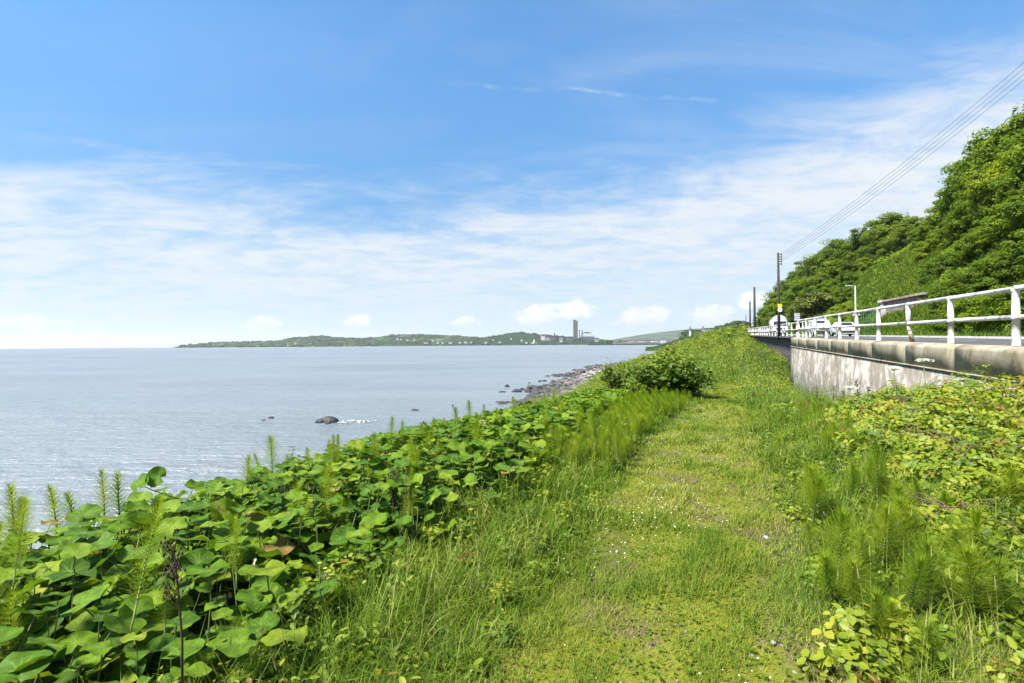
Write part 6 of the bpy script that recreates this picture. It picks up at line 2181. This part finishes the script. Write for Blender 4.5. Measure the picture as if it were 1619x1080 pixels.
# small leafy upright plant against the sea
p = P(462, 706, 6.0)
wp = empty('willowherb', (p.x, 6.0, float(gz(p.x - K * 6, 6.0))), 0, 'upright plant with narrow whorled leaves against the sea', 'plant')
h = p.z - wp.location.z
link('stem', tube_mesh('stem', [(0, 0, 0), (0.01, 0, h)], [.006, .004], MAT['petiole'], 6), wp)
n = 44
f = np.repeat(np.linspace(.35, 1.0, 11), 4)
a = np.tile(np.arange(4) * 1.571, 11) + np.repeat(np.arange(11) * .8, 4)
sp = np.stack([np.cos(a), np.sin(a), .35 * np.ones(n)], 1)
L = .10 * (1.15 - .6 * f)
v, q, tt = leaves(np.stack([np.zeros(n), np.zeros(n), f * h], 1), np.tile([[0, 0, 1.]], (n, 1)) + rng.normal(0, .1, (n, 3)), L, L * .35, np.full(n, .4), sp)
link('leaves', mesh_np('leaves', v, q, None, {'tint': tt}, mats=[MAT['grass_long']]), wp)

# butterbur leaf on a stalk standing clear of the rest against the sea
p = P(222, 766, 4.4)
lone = empty('butterbur_plant', (p.x, 4.4, float(gz(p.x - K * 4.4, 4.4))), 0, 'single butterbur leaf pair raised on stalks clear against the sea', 'butterbur')
h = p.z - lone.location.z
link('leaf', BL[2], lone, matrix=leaf_pose(0, 0, h, .17, 1.0, -.4, .3))
link('leaf', BL[4], lone, matrix=leaf_pose(.13, .05, h + .05, .16, 1.25, .5, 1.2))

# yellow flowers
for (px, py, Y, lab) in ((506, 890, 2.9, 'yellow flower pair over the butterbur leaves'), (1315, 825, 4.6, 'single yellow buttercup right of the path')):
    p = P(px, py, Y)
    root = empty('buttercup', (p.x, Y, float(gz(p.x - K * Y, Y))), 0, lab, 'flower')
    h = p.z - root.location.z
    for k, (dx, dz) in enumerate(((0, 0), (.03, -.03)) if px < 600 else ((0, 0),)):
        link('stem', tube_mesh('stem', [(dx * .3, 0, 0), (dx, 0, h + dz)], .0022, MAT['petiole'], 5), root)
        n = 6
        aa = np.arange(n) * 6.283 / n
        sp = np.stack([np.cos(aa), np.sin(aa), .4 * np.ones(n)], 1)
        L = np.full(n, .013)
        v, q, tt = leaves(np.tile([[dx, 0, h + dz]], (n, 1)), np.stack([-np.cos(aa) * .4, -np.sin(aa) * .4, np.ones(n)], 1), L, L * 1.1, None, sp)
        link('petals', mesh_np('petals', v, q, None, mats=[MAT['yellow_flower']]), root)

# pale stones lying on the worn part of the path
MAT['pale_stone'] = plain('pale_stone', (0.24, 0.23, 0.21), 0.85, var=0.25, scale=20)
for (px, py, w, lab) in ((1186, 1040, 16, 'palest and largest stone on the path in the foreground'), (1167, 1048, 9, 'small pale stone left of the largest path stone'), (1222, 1016, 8, 'flat pale stone above the largest path stone'),
                         (1255, 1063, 7, 'small round stone at the bottom right of the path'), (1210, 850, 8, 'small stone halfway up the worn path')):
    # ground intersection along the pixel ray
    Y = 2.0
    for _ in range(60):
        q_ = P(px, py, Y)
        if q_.z < float(gz(q_.x - K * Y, Y)): break
        Y += .03
    o = link('stone', random.choice(ROCKV), None, (q_.x, q_.y, q_.z + .006), lab, 'stone', 'stones on the path')
    ww = w / F * Y * .6
    o.scale = (ww, ww * .8, ww * .55)
    o.rotation_euler = (0, 0, random.uniform(0, 6))
    o.data = o.data.copy(); o.data.materials.clear(); o.data.materials.append(MAT['pale_stone'])

# ------------------------------------------------------------------ haze over the water
bm = bmesh.new()
bm_box(bm, (0, 0, 146), (32000, 32000, 312))
hm = bpy.data.materials.new('haze'); hm.use_nodes = True
t = NT(hm.node_tree)
vol = t.n('ShaderNodeVolumePrincipled', {'Color': (0.90, 0.95, 1.0, 1), 'Density': 6.5e-5, 'Anisotropy': 0.2})
out = t.n('ShaderNodeOutputMaterial')
t.t.links.new(vol.outputs[0], out.inputs['Volume'])
link('haze', bm_mesh('haze', bm, hm), kind='stuff', label='thin pale sea haze over the bay', cat='haze')
